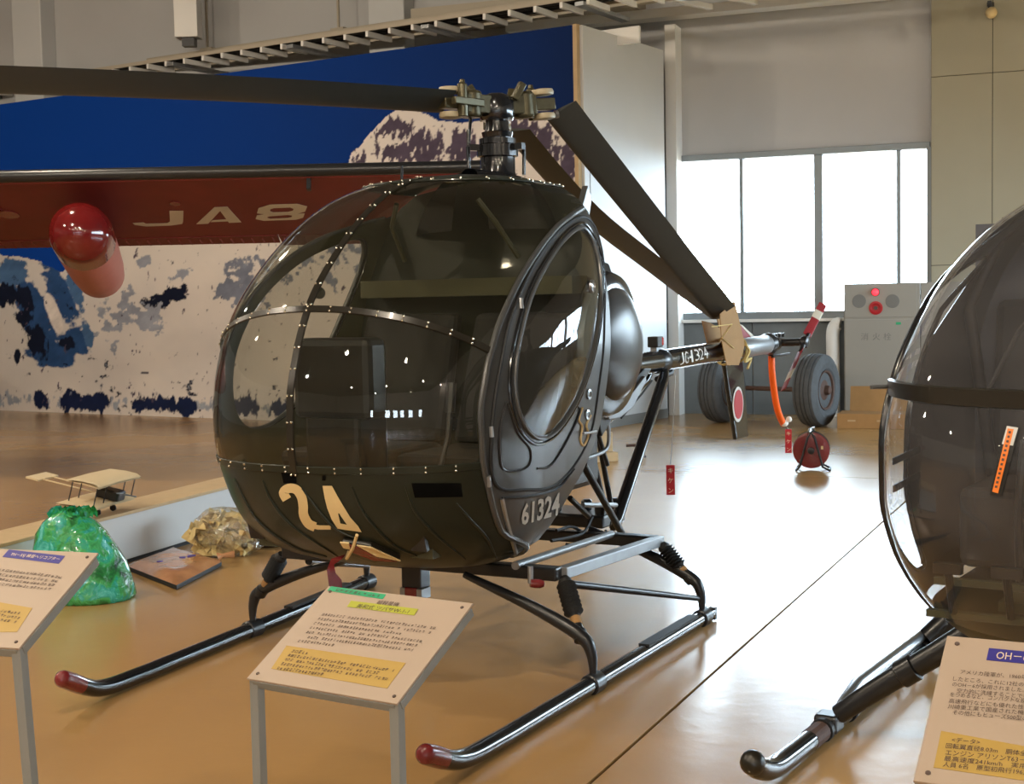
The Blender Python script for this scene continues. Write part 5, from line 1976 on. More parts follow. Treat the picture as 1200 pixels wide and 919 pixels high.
SPAN = 8.0
th_ = [(0.0, 0.06), (0.03, 0.10), (0.10, 0.16), (0.25, 0.24), (0.45, 0.22), (0.7, 0.13), (0.86, 0.07)]
P = []
for s_ in np.linspace(0, SPAN, 9):
    k = 1.0 if s_ > 0.05 else 0.6
    row = [wpt(s_, c, 0.035 if c == 0 else 0.0) for c in (0.0, 0.02, 0.3, 0.6, 0.86)] + [wpt(s_, c, t * k) for c, t in th_[::-1]]
    P.append(row)
mb = MB().grid(P, wrap=True)
mb.add(P[0], [tuple(range(len(P[0])))]).add(P[-1], [tuple(range(len(P[-1])))])
wing = mb.build('wing', 'wing_red', plane, smooth=True, angle=30)
MB().tube([wpt(s_, -0.005, 0.056) for s_ in np.linspace(0, SPAN, 12)], 0.056, 12).build('leading_edge_boot', 'black_metal', wing, smooth=True)
for s0, s1 in ((0.05, 2.35), (2.37, SPAN - 0.1)):
    ext = 1.045 if s0 < 1 else 1.0
    MB().add([wpt(s0, 0.872, -0.005), wpt(s1, 0.872, -0.005), wpt(s1, ext, 0.0), wpt(s0, ext, 0.0), wpt(s0, 0.872, 0.055), wpt(s1, 0.872, 0.055), wpt(s1, ext, 0.012), wpt(s0, ext, 0.012)],
             [(0, 3, 2, 1), (4, 5, 6, 7), (0, 1, 5, 4), (1, 2, 6, 5), (2, 3, 7, 6), (3, 0, 4, 7)]).build('flap', 'wing_red', plane)
    rb = MB()
    for s_ in np.arange(s0 + 0.05, s1, 0.105):
        rb.tube([wpt(s_, 0.90, -0.006), wpt(s_, ext - 0.01, -0.001)], 0.010, 4)
    rb.build('flap_rib', 'wing_red', plane)['kind'] = 'stuff'
# lettering on the underside
def wing_px(px, py):
    p = on_plane(px, py, WBASE, un) - un * 0.004
    return p - PB


def zp(x, y):
    return wing_px(140 + x / 5, 225 + y / 5)


MT['wing_letter'] = mat('faded_white_letter', (0.56, 0.48, 0.34), 0.6)
def letter(polys, rings, name):
    mb = MB()
    for q in polys:
        mb.prism([zp(*p) for p in q], -un * 0.002)
    for o, i in rings:
        n = len(o)
        for k in range(n):
            mb.prism([zp(*o[k]), zp(*o[(k + 1) % n]), zp(*i[(k + 1) % n]), zp(*i[k])], -un * 0.002)
    mb.build(name, 'wing_letter', wing)


letter([[(293, 108), (375, 108), (373, 170), (296, 170)], [(296, 170), (373, 170), (368, 184), (300, 194), (280, 180)], [(280, 180), (300, 194), (160, 199), (155, 184)], [(160, 199), (90, 190), (78, 180), (140, 176), (155, 184)]], [], 'letter_j')
letter([[(450, 186), (520, 183), (590, 108), (556, 87)], [(556, 87), (632, 84), (636, 96), (590, 108)], [(590, 108), (632, 84), (714, 175), (642, 178)], [(545, 163), (630, 158), (640, 169), (534, 174)]], [], 'letter_a')
letter([], [([(880, 72), (1040, 67), (1100, 82), (1088, 112), (1030, 128), (860, 130), (806, 122), (815, 92)], [(905, 92), (1000, 88), (1022, 97), (1014, 108), (985, 115), (900, 117), (882, 110), (884, 99)]),
            ([(860, 128), (1030, 126), (1086, 122), (1076, 148), (1035, 160), (845, 166), (798, 156), (806, 134)], [(885, 139), (985, 132), (1012, 135), (1008, 145), (985, 150), (885, 155), (866, 150), (868, 143)])], 'digit_eight')
# wing pod
pf = at_depth(95, 274, LD + 0.05)
pbk = at_depth(117, 322, LD + 1.55)
ax_ = pbk - pf
PL_ = np.linalg.norm(ax_)
ax_ /= PL_
r0_ = 36.5 / FPX * LD
prof = [(0.0, -r0_ * 1.02)] + [(r0_ * math.sin(a), -r0_ * 1.02 * math.cos(a)) for a in np.linspace(0.15, math.pi / 2, 10)] + [(r0_ * 1.0, 0.25)]
pod = MB().lathe(prof, pf - PB, ax_, 32).build('wing_pod', 'pod_red', plane, smooth=True)
MB().lathe([(r0_ * 0.999, 0.245), (r0_ * 0.98, 0.6), (r0_ * 0.93, PL_ * 0.8), (r0_ * 0.86, PL_), (r0_ * 0.7, PL_ + 0.12), (r0_ * 0.3, PL_ + 0.2), (0.0, PL_ + 0.21)], pf - PB, ax_, 32).build('pod_tail', 'pod_pale', plane, smooth=True)
pm = pf - PB + ax_ * PL_ * 0.5
MB().bar(pm, pm + un * 0.42 + np.array([0, 0.1, 0]), 0.10, 0.5, (0, 1, 0)).build('pod_pylon', 'wing_red', plane, bevel=0.01)
fq = wing_px(362, 210)
MB().bar(fq + un * 0.02, fq - un * 0.10, 0.035, 0.06).build('wing_fitting', 'black_metal', plane)
for x_, y_, r_ in ((205, 238, 0.05), (10, 251, 0.10)):
    MB().lathe([(r_, 0.0), (r_, 0.006)], wing_px(x_, y_), -un, 14).build('wing_port', 'red_cap', plane)
# rest of the airplane, out of frame to the left
P = []
for y_, w_, zc, hh in ((-3.2, 0.25, 1.9, 0.3), (-2.4, 0.5, 1.9, 0.55), (0.0, 0.62, 1.95, 0.80), (1.5, 0.58, 1.85, 0.75), (4.0, 0.35, 1.35, 0.45), (6.5, 0.15, 0.9, 0.2)):
    P.append([(w_ * math.cos(a), y_, zc + hh * math.sin(a)) for a in np.linspace(0, 2 * math.pi, 21)[:-1]])
MB().grid(P, wrap=True).build('fuselage', 'wing_red', plane, smooth=True)
for sx_ in (-1, 1):
    MB().tube([(0.45 * sx_, -0.9, 1.35), (1.35 * sx_, -1.0, 0.36)], 0.05, 8).build('gear_leg', 'wing_red', plane)
    MB().lathe([(0.1, -0.12), (0.30, -0.11), (0.35, -0.05), (0.35, 0.05), (0.30, 0.11), (0.1, 0.12)], (1.42 * sx_, -1.0, 0.35), (1, 0, 0), 20).build('main_wheel', 'rubber', plane, smooth=True)
MB().tube([(0, 6.4, 0.8), (0, 6.5, 0.15)], 0.04, 8).build('tail_leg', 'black_metal', plane)
MB().lathe([(0.05, -0.05), (0.15, -0.04), (0.15, 0.04), (0.05, 0.05)], (0, 6.5, 0.15), (1, 0, 0), 14).build('tail_wheel', 'rubber', plane, smooth=True)
MB().tube([(0.4, -0.2, 1.4), wpt(4.8, 0.35, 0.02)], 0.05, 8).build('wing_strut', 'wing_red', plane)

# =================================================================== THINGS BY THE WINDOW WALL
# pair of wheels on an axle
wa = math.radians(-36)
axd = np.array([math.cos(wa), math.sin(wa), 0])
cR = G(957, 500)
cL = G(846, 495)
RT = 0.435


def make_wheel(c, label):
    root = empty('aircraft_wheel', (c[0], c[1], 0), wa)
    tag(root, label, 'wheel')
    pr = [(0.22, -0.10), (0.26, -0.135), (0.33, -0.150), (0.385, -0.135)]
    xs_ = [-0.115, -0.09, -0.082, -0.074, -0.03, -0.022, -0.014, 0.014, 0.022, 0.03, 0.074, 0.082, 0.09, 0.115]
    for i, x in enumerate(xs_):
        g = 0.012 if i in (2, 5, 8, 11) else 0.0
        pr.append((RT - 0.02 * (x / 0.115) ** 2 - g, x))
    pr += [(0.385, 0.135), (0.33, 0.150), (0.26, 0.135), (0.22, 0.10)]
    MB().lathe(pr, (0, 0, RT), (1, 0, 0), 48).build('tyre', 'tyre', root, smooth=True, angle=25)
    hb_ = MB().lathe([(0.05, -0.13), (0.10, -0.10), (0.2, -0.08), (0.235, -0.128), (0.235, 0.128), (0.215, 0.122), (0.2, 0.075), (0.14, 0.065), (0.12, 0.10), (0.06, 0.12), (0.05, 0.17), (0.03, 0.18)], (0, 0, RT), (1, 0, 0), 24).build('hub', 'rust', root, smooth=True, angle=30)
    for k in range(6):
        a = k * math.pi / 3
        MB().lathe([(0.028, 0.07), (0.028, 0.092), (0.018, 0.096)], (0, 0.165 * math.cos(a), RT + 0.165 * math.sin(a)), (1, 0, 0), 10).build('hub_bolt', 'rust', hb_)
    return root


make_wheel(cR, 'large grey aircraft wheel beside the flattened cardboard on the floor')
make_wheel(cL, 'large grey aircraft wheel behind the hanging tail fin')
da = np.array([cR[0] - cL[0], cR[1] - cL[1], 0])
ax = empty('wheel_axle', ((cL[0] + cR[0]) / 2, (cL[1] + cR[1]) / 2, RT))
tag(ax, 'rusty thin axle bar between the two aircraft wheels', 'axle')
MB().tube([-da / 2 + axd * 0.34, da / 2 - axd * 0.26], 0.028, 12).build('bar', 'rust', ax, smooth=True)
for f in (-0.36, 0.36):
    MB().bar(da * f - (0, 0, 0.09), da * f + (0, 0, 0.05), 0.03, 0.05).build('axle_lug', 'rust', ax)

# cord reel
rp_ = G(951, 551)
reel = empty('cord_reel', (rp_[0], rp_[1], 0), math.radians(-14))
tag(reel, 'dark red extension cord reel on a black tube stand on the floor', 'cord reel')
RZ = 0.185
for y in (-0.075, 0.075):
    MB().lathe([(0.02, -0.005), (0.145, -0.006), (0.16, 0.0), (0.145, 0.006), (0.02, 0.005)], (0, y, RZ), (0, 1, 0), 32).build('flange', 'red_cap' if y < 0 else 'black_metal', reel, smooth=True)
cw = MB()
for k in range(6):
    cw.tube([(0.128 * math.cos(a), -0.05 + 0.02 * k, RZ + 0.128 * math.sin(a)) for a in np.linspace(0, 2 * math.pi, 25)[:-1]], 0.011, 6, closed=True)
cw.lathe([(0.12, -0.07), (0.12, 0.07)], (0, 0, RZ), (0, 1, 0), 24)
cw.build('wound_cord', 'rubber', reel, smooth=True)
for y in (-0.10, 0.10):
    MB().tube([(-0.13, y, 0.010), (-0.10, y, 0.04), (-0.03, y, 0.30), (0.0, y, 0.345), (0.03, y, 0.30), (0.10, y, 0.04), (0.16, y, 0.010)], 0.010, 8).build('stand_tube', 'black_metal', reel, smooth=True)
for x, z in ((-0.13, 0.010), (0.16, 0.010), (0.0, 0.345)):
    MB().tube([(x, -0.10, z), (x, 0.10, z)], 0.010, 8).build('cross_tube', 'black_metal', reel, smooth=True)
MB().tube([(-0.02, -0.10, 0.345), (-0.01, -0.06, 0.375), (0.02, 0.02, 0.375), (0.02, 0.10, 0.345)], 0.012, 8).build('handle', 'alu', reel, smooth=True)
MB().lathe([(0.03, 0.0), (0.03, 0.02), (0.015, 0.025)], (0, -0.11, RZ), (0, -1, 0), 14).build('hub_cap', 'black_metal', reel, smooth=True)
MB().box((0.085, -0.088, RZ + 0.01), (0.105, -0.083, RZ + 0.04)).build('socket_plate', 'cream', reel)

# fire hydrant cabinet
CO = 0.32
sL, zT = wall_sz(989, 333, CO)
sR = wall_sz(1078, 340, CO)[0]
fc = on_wall(empty('fire_cabinet'))
tag(fc, 'grey fire hydrant cabinet with red lamp and red call button under the window', 'cabinet')
MB().box((sL, -CO, 0.0), (sR, -0.035, zT)).build('cabinet_body', 'cab_grey', fc, bevel=0.006)
zS = wall_sz(1030, 373, CO)[1]
up = MB().box((sL + 0.012, -CO - 0.012, zS + 0.012), (sR - 0.04, -CO, zT - 0.012)).build('upper_door', 'cab_grey', fc, bevel=0.004)
lo_ = MB().box((sL + 0.012, -CO - 0.012, 0.03), (sR - 0.11, -CO, zS - 0.014)).build('lower_door', 'cab_grey', fc, bevel=0.004)
for px, py, r in ((1007, 353, 0.085), (1046, 353, 0.085)):
    a, z = wall_sz(px, py, CO)
    MB().lathe([(r, 0.0), (r, 0.004), (r * 0.95, 0.005)], (a, -CO - 0.011, z), (0, -1, 0), 28).build('speaker_grille', 'cab_dark', up)
a, z = wall_sz(1026, 342.5, CO)
lp = MB().lathe([(0.052, 0.0), (0.052, 0.012), (0.045, 0.015)], (a, -CO - 0.011, z), (0, -1, 0), 24).build('lamp_base', 'red_cap', up)
MB().lathe([(0.044, 0.012), (0.04, 0.035), (0.028, 0.05), (0.0, 0.056)], (a, -CO - 0.011, z), (0, -1, 0), 24).build('lamp_dome', 'glow_red', up, smooth=True)
a, z = wall_sz(1026.5, 361, CO)
MB().lathe([(0.085, 0.0), (0.085, 0.010), (0.06, 0.014), (0.05, 0.006), (0.03, 0.006)], (a, -CO - 0.011, z), (0, -1, 0), 28).build('call_button', 'red', up, smooth=True)
MB().lathe([(0.025, 0.0), (0.025, 0.012)], (a, -CO - 0.018, z), (0, -1, 0), 16).build('button_core', 'ink', up)
for px, c in ((1013.5, '消'), (1027, '火'), (1040, '栓')):
    a, z = wall_sz(px, 398, CO)
    v, f = text_geo(c, 0.10, 'CENTER')
    MB().add([(a + p[0], -CO - 0.0135, z + p[1]) for p in v], f).build('cabinet_letter', 'cab_dark', lo_, recalc=False)
a, z = wall_sz(1053, 379, CO)
MB().box((a - 0.03, -CO - 0.015, z - 0.016), (a + 0.03, -CO - 0.012, z + 0.016)).build('small_label', 'sign_green', lo_)
nb_ = on_wall(MB().box((sR + 0.01, -CO + 0.02, 0), (sR + 1.1, -0.13, zT)).build('grey_locker', 'cab_grey', bevel=0.006))
tag(nb_, 'plain grey steel locker adjoining the fire hydrant cabinet', 'locker')
# cardboard flat on the floor and leaning on the cabinet
c0 = G(981, 502)
c1 = G(1062, 503)
dd = c1 - c0
ln_ = np.linalg.norm(dd)
cbx = empty('flattened_carton', tuple(c0), math.atan2(dd[1], dd[0]))
tag(cbx, 'brown cardboard carton lying flat before the grey fire cabinet', 'cardboard box')
MB().box((0, 0, 0), (ln_, 0.50, 0.17)).build('carton_tray', 'cardboard', cbx, bevel=0.004)
MB().add([(0.10, 0.42, 0.172), (ln_, 0.42, 0.172), (ln_, 0.52, 0.46), (0.10, 0.52, 0.46), (0.10, 0.43, 0.172), (ln_, 0.43, 0.172), (ln_, 0.53, 0.46), (0.10, 0.53, 0.46)],
         [(0, 1, 2, 3), (4, 7, 6, 5), (0, 4, 5, 1), (1, 5, 6, 2), (2, 6, 7, 3), (3, 7, 4, 0)]).build('carton_flap', 'cardboard', cbx)
for x in (0.12, 0.45):
    MB().box((x, -0.003, 0.08), (x + 0.09, 0.0, 0.10)).build('hand_slot', 'cardboard_pale', cbx)
# grey pipe by the cabinet
pa, pz = wall_sz(976, 382, 0.2)
pip = on_wall(MB().tube(catmull([(pa + 0.09, -0.2, pz + 0.02), (pa + 0.05, -0.2, pz + 0.02), (pa, -0.2, pz - 0.08), (pa, -0.2, pz - 0.4), (pa, -0.2, 0.0)], 6), 0.085, 16).build('drain_pipe', 'dull_alu', smooth=True))
pip.data.materials[0] = MT['steel_white']
tag(pip, 'thick pale grey pipe with an elbow between wheel and fire cabinet', 'pipe')

# cartons behind the helicopter
bx = G(704, 541)
bk = empty('cardboard_box', (bx[0], bx[1], 0), math.radians(20))
tag(bk, 'open cardboard box on a wooden board seen behind the helicopter cabin', 'cardboard box')
MB().box((-0.30, 0, 0.09), (0.13, 0.32, 0.28)).build('box_body', 'cardboard_pale', bk, bevel=0.004)
MB().box((-0.302, -0.003, 0.12), (-0.06, 0.0, 0.25)).build('red_print', 'tr_red', bk)
for pts in ([(-0.30, 0.32, 0.28), (0.13, 0.32, 0.28), (0.32, 0.45, 0.47), (-0.2, 0.45, 0.47)], [(-0.30, 0, 0.28), (-0.30, 0.32, 0.28), (-0.42, 0.32, 0.40), (-0.42, 0, 0.40)]):
    MB().prism(pts, (0.0, 0.008, 0.004)).build('box_flap', 'cardboard', bk)
wbd = empty('wooden_board', (bx[0], bx[1], 0), math.radians(20))
tag(wbd, 'pale wooden board on the floor under the open cardboard box', 'board')
MB().box((-0.50, -0.06, 0.0), (0.16, 0.40, 0.088)).build('plank', 'cardboard_pale', wbd, bevel=0.004)
hk = MB().tube(catmull([(0.16, 0.02, 0.13), (0.25, 0.02, 0.13), (0.30, 0.0, 0.09), (0.34, -0.02, 0.015)], 5), 0.014, 8).build('floor_bracket', 'rust', smooth=True)
hk.location = (bx[0] + 0.1, bx[1] + 0.15, 0)
tag(hk, 'bent brown metal bracket beside the wooden board', 'bracket')
# wall socket on the return panel, low
sk_ = MB().box((0.95, -0.105, 0.42), (1.02, -0.091, 0.60)).build('wall_socket', 'cab_dark')
sk_.location = (MC[0], MC[1], 0)
sk_.rotation_euler = (0, 0, ea)
tag(sk_, 'small dark socket plate low on the white end panel', 'socket')

# =================================================================== LEFT FLOOR: BENCH, MODEL, BAGS
ba = G(144, 663)
bb = G(217, 640)
bd_ = bb - ba
bd_ /= np.linalg.norm(bd_)
b_ang = math.atan2(bd_[1], bd_[0])
bh = on_plane(144, 601, ba, np.array([-bd_[1], bd_[0], 0]))[2]
bench = empty('display_plinth', tuple(ba), b_ang)
tag(bench, 'long low white display plinth on the floor behind the plastic bags', 'plinth')
MB().box((-2.6, 0.0, 0.03), (2.2, 0.30, bh - 0.02)).build('plinth_body', 'wall_white', bench)
MB().box((-2.62, -0.005, bh - 0.02), (2.22, 0.31, bh)).build('plinth_top', 'cardboard_pale', bench, bevel=0.003)
MB().box((-2.58, 0.02, 0.0), (2.18, 0.28, 0.03)).build('plinth_base', 'rubber', bench)
# model biplane standing on the plinth
mp = G(128, 603, bh)
mod = empty('model_biplane', (mp[0], mp[1], bh), b_ang)
mp2 = np.array(ba) + bd_ * ((np.array([mp[0], mp[1], 0]) - ba) @ bd_)
nb2 = np.array([-bd_[1], bd_[0], 0])
mod.location = tuple(np.array([mp2[0], mp2[1], bh + 0.016]) + nb2 * 0.15)
mod.rotation_euler = (math.radians(13), 0, b_ang + 0.12)
mod.scale = (1.25, 1.25, 1.25)
tag(mod, 'small cream model biplane with thin struts standing on the white plinth', 'model plane')
MT['model_cream'] = mat('cream_fabric', (0.60, 0.47, 0.28), 0.7)
for z, dx, sp in ((0.165, 0.02, 0.42), (0.06, -0.02, 0.46)):
    P = []
    for c, t in ((0, 0.002), (0.15, 0.012), (0.5, 0.012), (1, 0.002)):
        P.append([(dx - sp / 2, -0.10 + 0.17 * c, z + t), (dx, -0.10 + 0.17 * c, z + t + 0.004), (dx + sp / 2, -0.10 + 0.17 * c, z + t)])
    Pb = [[(x, y, zz - 0.008) for x, y, zz in r] for r in P]
    MB().grid(P).grid(Pb).build('wing', 'model_cream', mod, smooth=True)
for x in (-0.17, -0.08, 0.10, 0.20):
    for y in (-0.08, 0.05):
        MB().tube([(x, y, 0.065), (x + 0.01, y, 0.167)], 0.003, 5).build('wing_strut', 'black_metal', mod)
MB().box((-0.02, -0.12, 0.075), (0.06, 0.0, 0.125)).build('engine', 'black_metal', mod, bevel=0.01)
for x in (-0.03, 0.06):
    MB().tube([(x, 0.0, 0.10), (x - 0.01, 0.30, 0.10)], 0.004, 5).build('tail_boom', 'model_cream', mod)
MB().box((-0.08, 0.27, 0.095), (0.10, 0.34, 0.103)).build('tailplane', 'model_cream', mod)
MB().bar((-0.10, -0.14, 0.14), (0.12, -0.14, 0.09), 0.014, 0.006).build('propeller', 'black_metal', mod)
for x in (-0.06, 0.09):
    MB().tube([(x, -0.03, 0.06), (x, -0.05, 0.012)], 0.004, 5).build('undercarriage', 'black_metal', mod)
    MB().lathe([(0.016, -0.004), (0.016, 0.004)], (x, -0.05, 0.016), (1, 0, 0), 12).build('wheel', 'rubber', mod)


def noise3(p, s=1.0, seed=0):
    x, y, z = p
    return float(fbm(np.array([x * s + z * 0.7 * s + 9]), np.array([y * s - z * 0.9 * s + 5]), 4, seed)[0]) - 0.5


def lumpy(center, rad, seed, amp=0.25, freq=6.0, n=56, m=36, flat=0.0, gather=False, ridge_=0.0):
    P = []
    for i in range(m + 1):
        ph_ = math.pi * i / m
        row = []
        for k in range(n):
            th = 2 * math.pi * k / n
            d = np.array([math.sin(ph_) * math.cos(th), math.sin(ph_) * math.sin(th), math.cos(ph_)])
            f = 1 + amp * 2 * noise3(d, freq / 3, seed) + amp * 0.5 * noise3(d * 2.1, freq, seed + 5)
            if ridge_:
                f -= ridge_ * abs(noise3(d * 3.0, freq * 0.8, seed + 9))
            p = np.array(center) + d * np.array(rad) * f
            if gather and d[2] > 0.72:
                g = (d[2] - 0.72) / 0.28
                p[0] = center[0] + (p[0] - center[0]) * (1 - 0.35 * g)
                p[2] += 0.03 * g * (1 + math.sin(th * 7 + seed))
            p[2] = max(p[2], flat + 0.0015 * (1 + math.sin(th * 3)))
            row.append(p)
        P.append(row)
    return MB().grid(P, wrap=True)


# green plastic sack
gm = bpy.data.materials.new('green_plastic_film')
gm.use_nodes = True
nt = gm.node_tree
b = nt.nodes['Principled BSDF']
tcn = nt.nodes.new('ShaderNodeTexCoord')
v1 = nt.nodes.new('ShaderNodeTexNoise')
v1.inputs['Scale'].default_value = 9
v1.inputs['Detail'].default_value = 5
v1.inputs['Distortion'].default_value = 1.2
cr_ = nt.nodes.new('ShaderNodeValToRGB')
els = cr_.color_ramp.elements
els[0].position = 0.30
els[0].color = (0.012, 0.05, 0.03, 1)
els[1].position = 0.72
els[1].color = (0.12, 0.62, 0.55, 1)
for pos, c in ((0.42, (0.02, 0.22, 0.05, 1)), (0.52, (0.05, 0.42, 0.12, 1)), (0.60, (0.02, 0.36, 0.28, 1))):
    e_ = els.new(pos)
    e_.color = c
nt.links.new(tcn.outputs['Object'], v1.inputs['Vector'])
nt.links.new(v1.outputs['Fac'], cr_.inputs['Fac'])
nt.links.new(cr_.outputs['Color'], b.inputs['Base Color'])
b.inputs['Roughness'].default_value = 0.16
b.inputs['Coat Weight'].default_value = 0.6
b.inputs['Coat Roughness'].default_value = 0.08
n3 = nt.nodes.new('ShaderNodeTexNoise')
n3.inputs['Scale'].default_value = 16
n3.inputs['Detail'].default_value = 4
n3.inputs['Distortion'].default_value = 1.5
bp3 = nt.nodes.new('ShaderNodeBump')
bp3.inputs['Strength'].default_value = 1.0
bp3.inputs['Distance'].default_value = 0.02
nt.links.new(tcn.outputs['Object'], n3.inputs['Vector'])
nt.links.new(n3.outputs['Fac'], bp3.inputs['Height'])
nt.links.new(bp3.outputs['Normal'], b.inputs['Normal'])
MT['green_film'] = gm
gp = G(98, 704)
gbag = empty('plastic_sack', (gp[0], gp[1], 0))
tag(gbag, 'stuffed green plastic sack on the floor behind the purple-titled sign', 'bag')
# body outline follows a slumped sack: wide foot to the right, rounded crown
P = []
prof_ = [(0.0, -0.23, 0.255), (0.015, -0.255, 0.272), (0.06, -0.265, 0.275), (0.12, -0.27, 0.255), (0.20, -0.275, 0.215), (0.28, -0.27, 0.165), (0.36, -0.255, 0.115), (0.42, -0.22, 0.06), (0.455, -0.17, 0.005), (0.475, -0.12, -0.05)]
for j, (z, xl, xr) in enumerate(prof_):
    row = []
    for k in range(60):
        th = 2 * math.pi * k / 60
        cx_, hw = (xl + xr) / 2, (xr - xl) / 2
        d_ = (math.cos(th), math.sin(th), z * 5)
        f = 1 + 0.10 * 2 * noise3(d_, 1.6, 3) * (1 if j else 0.3)
        row.append((cx_ + hw * math.cos(th) * f, 0.20 * (hw / 0.26) ** 0.7 * math.sin(th) * f + 0.05, z + (0.02 * noise3(d_, 3, 8) if j > 1 else 0.0)))
    P.append(row)
ctr = np.mean(np.array(P[-1]), axis=0)
mb = MB().grid(P, wrap=True)
mb.grid([P[-1], [tuple(ctr + (np.array(p) - ctr) * 0.4 + (0, 0, 0.012)) for p in P[-1]], [tuple(ctr + (0, 0, 0.004)) for p in P[-1]]], wrap=True)
mb.add(P[0], [tuple(range(60))])
sack = mb.build('sack_body', 'green_film', gbag, smooth=True, angle=0)
tf = MB()
for k in range(9):
    a = k * 0.7
    cxk = -0.15 + 0.025 * k
    tf.grid([[(cxk - 0.03, 0.04 + 0.02 * math.sin(a), 0.44), (cxk, 0.06 + 0.02 * math.cos(a), 0.45), (cxk + 0.03, 0.04, 0.44)], [(cxk - 0.035, 0.02, 0.47), (cxk, 0.07, 0.475 + 0.01 * math.sin(a * 2)), (cxk + 0.035, 0.03, 0.47)], [(cxk - 0.02, 0.03 + 0.02 * math.cos(a), 0.495 + 0.012 * math.sin(a * 3)), (cxk + 0.005, 0.06, 0.505), (cxk + 0.03, 0.02, 0.49)]])
tf.build('sack_frill', 'green_film', gbag, smooth=True, angle=0)
tp = MB().add([(-0.235, -0.13, 0.004), (-0.20, -0.15, 0.004), (-0.215, -0.11, 0.01), (-0.24, -0.11, 0.006)], [(0, 1, 2, 3)]).build('sack_corner', 'cream', gbag)

# clear bag of packing material
cb = G(266, 651)
cbag = empty('clear_bag', (cb[0], cb[1], 0))
tag(cbag, 'clear plastic bag filled with yellowish packing material against the plinth', 'bag')
MT['packing'] = mat('yellow_packing', (0.60, 0.46, 0.20), 0.6, noise=0.35, nscale=14, bump=0.5, bscale=25)
MT['film'] = glass_mat('clear_film', (0.90, 0.91, 0.88), haze=0.08, hazecol=(0.75, 0.75, 0.70), rough=0.08, base=0.10)
fbp = MT['film'].node_tree
gl_ = [n for n in fbp.nodes if n.type == 'BSDF_GLOSSY'][0]
nzf = fbp.nodes.new('ShaderNodeTexNoise')
nzf.inputs['Scale'].default_value = 14
nzf.inputs['Distortion'].default_value = 2.0
bpf = fbp.nodes.new('ShaderNodeBump')
bpf.inputs['Strength'].default_value = 1.0
bpf.inputs['Distance'].default_value = 0.03
tcf = fbp.nodes.new('ShaderNodeTexCoord')
fbp.links.new(tcf.outputs['Object'], nzf.inputs['Vector'])
fbp.links.new(nzf.outputs['Fac'], bpf.inputs['Height'])
fbp.links.new(bpf.outputs['Normal'], gl_.inputs['Normal'])
cont = MB()
rr = random.Random(4)
for k in range(150):
    x = rr.uniform(-0.19, 0.17)
    y = rr.uniform(-0.10, 0.12)
    hz_ = 0.27 * (1 - (x / 0.26) ** 2 * 0.6)
    z = rr.uniform(0.035, max(0.05, hz_ - 0.02))
    sz_ = rr.uniform(0.035, 0.06)
    ax1 = np.array([rr.uniform(-1, 1) for _ in range(3)])
    ax1 /= np.linalg.norm(ax1)
    ax2 = np.cross(ax1, (rr.uniform(-1, 1), rr.uniform(-1, 1), rr.uniform(-1, 1)))
    ax2 /= np.linalg.norm(ax2)
    ax3 = np.cross(ax1, ax2)
    pc_ = np.array([x, y, z])
    gq = [[pc_ + ax1 * sz_ * (i_ - 1.5) / 1.5 + ax2 * sz_ * (j_ - 1.5) / 1.5 + ax3 * rr.uniform(-0.5, 0.5) * sz_ for j_ in range(4)] for i_ in range(4)]
    gq = [[np.array([p_[0], p_[1], max(0.006, p_[2])]) for p_ in r_] for r_ in gq]
    cont.grid(gq)
cont.build('packing_pieces', 'packing', cbag)['kind'] = 'stuff'
lumpy((0.01, 0.01, 0.14), (0.25, 0.16, 0.165), 13, 0.13, 7, flat=0.0, ridge_=0.2).build('bag_film', 'film', cbag, smooth=True, angle=0)

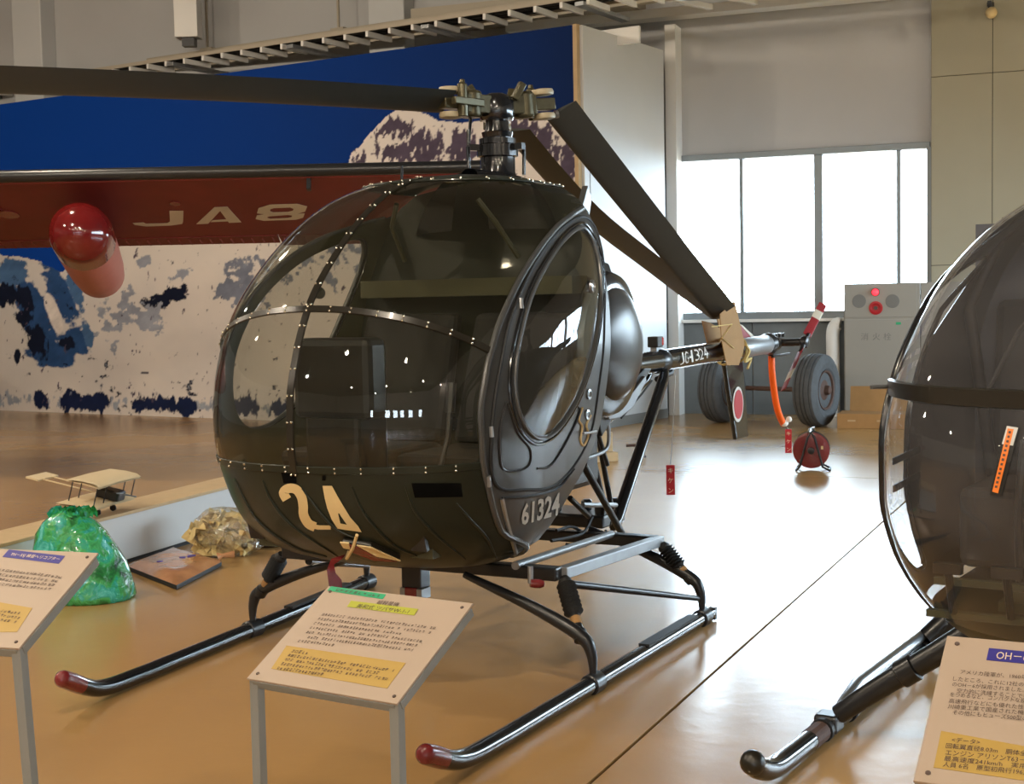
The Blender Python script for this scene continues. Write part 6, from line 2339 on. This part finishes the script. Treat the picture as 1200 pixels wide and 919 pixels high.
# flat wrapped package and the dark packet behind the nose
MT['pack_orange'] = mat('orange_brown_wrap', (0.42, 0.20, 0.09), 0.25, noise=0.55, nscale=7, coat=0.5)
fq_ = [G(149, 669), G(207, 692), G(260, 664), G(203, 648)]
fc0 = np.mean(fq_, axis=0)
pk = empty('wrapped_package', (fc0[0], fc0[1], 0))
tag(pk, 'flat orange-brown plastic-wrapped package lying on the floor before the plinth', 'package')
MB().prism([np.array(p) - fc0 for p in fq_], (0, 0, 0.030)).build('package_tray', 'rubber', pk, bevel=0.006)
top = [(np.array(p) - fc0) * 1.02 + np.array([0, 0, 0.031]) for p in fq_]
P = []
for j in range(13):
    v = j / 12
    row = []
    for i in range(13):
        u = i / 12
        p = (top[0] * (1 - u) + top[3] * u) * (1 - v) + (top[1] * (1 - u) + top[2] * u) * v
        edge_ = min(u, 1 - u, v, 1 - v)
        p = p + np.array([0, 0, 0.030 * min(1, edge_ * 8) + 0.03 * noise3((u * 3, v * 3, 0), 2.0, 6) * min(1, edge_ * 6)])
        row.append(p)
    P.append(row)
MB().grid(P).build('package_wrap', 'pack_orange', pk, smooth=True)
for (u, v, r) in ((0.75, 0.62, 0.03), (0.62, 0.55, 0.02), (0.3, 0.4, 0.02)):
    p = (top[0] * (1 - u) + top[3] * u) * (1 - v) + (top[1] * (1 - u) + top[2] * u) * v
    MB().lathe([(r, 0.024), (r * 0.9, 0.034), (0.0, 0.036)], p, (0, 0, 1), 14).build('blue_label', 'sign_blue', pk, smooth=True)
MB().tube([top[2] * 0.9 + (0, 0, 0.03), top[2] * 1.0 + (0.0, 0, 0.035), top[2] * 1.14 + (0.02, 0.03, 0.03)], [0.03, 0.012, 0.022], 10).build('twisted_end', 'pack_orange', pk, smooth=True)
dp = G(315, 640)
dk = empty('dark_packet', (dp[0], dp[1], 0))
tag(dk, 'dark crumpled packet with an orange corner beside the clear bag', 'package')
MT['dark_wrap'] = mat('dark_blue_wrap', (0.035, 0.03, 0.055), 0.2, noise=0.5, nscale=20, coat=0.5)
lumpy((0, 0.03, 0.055), (0.15, 0.14, 0.075), 31, 0.2, 6, 32, 20).build('packet_body', 'dark_wrap', dk, smooth=True, angle=0)
MB().add([(-0.13, 0.02, 0.10), (-0.02, -0.05, 0.03), (0.06, -0.06, 0.06), (-0.03, 0.05, 0.19)], [(0, 1, 2, 3)]).add([(-0.13, 0.025, 0.10), (-0.02, -0.045, 0.03), (0.06, -0.055, 0.06), (-0.03, 0.055, 0.19)], [(3, 2, 1, 0)]).build('orange_corner', 'orange_print', dk)
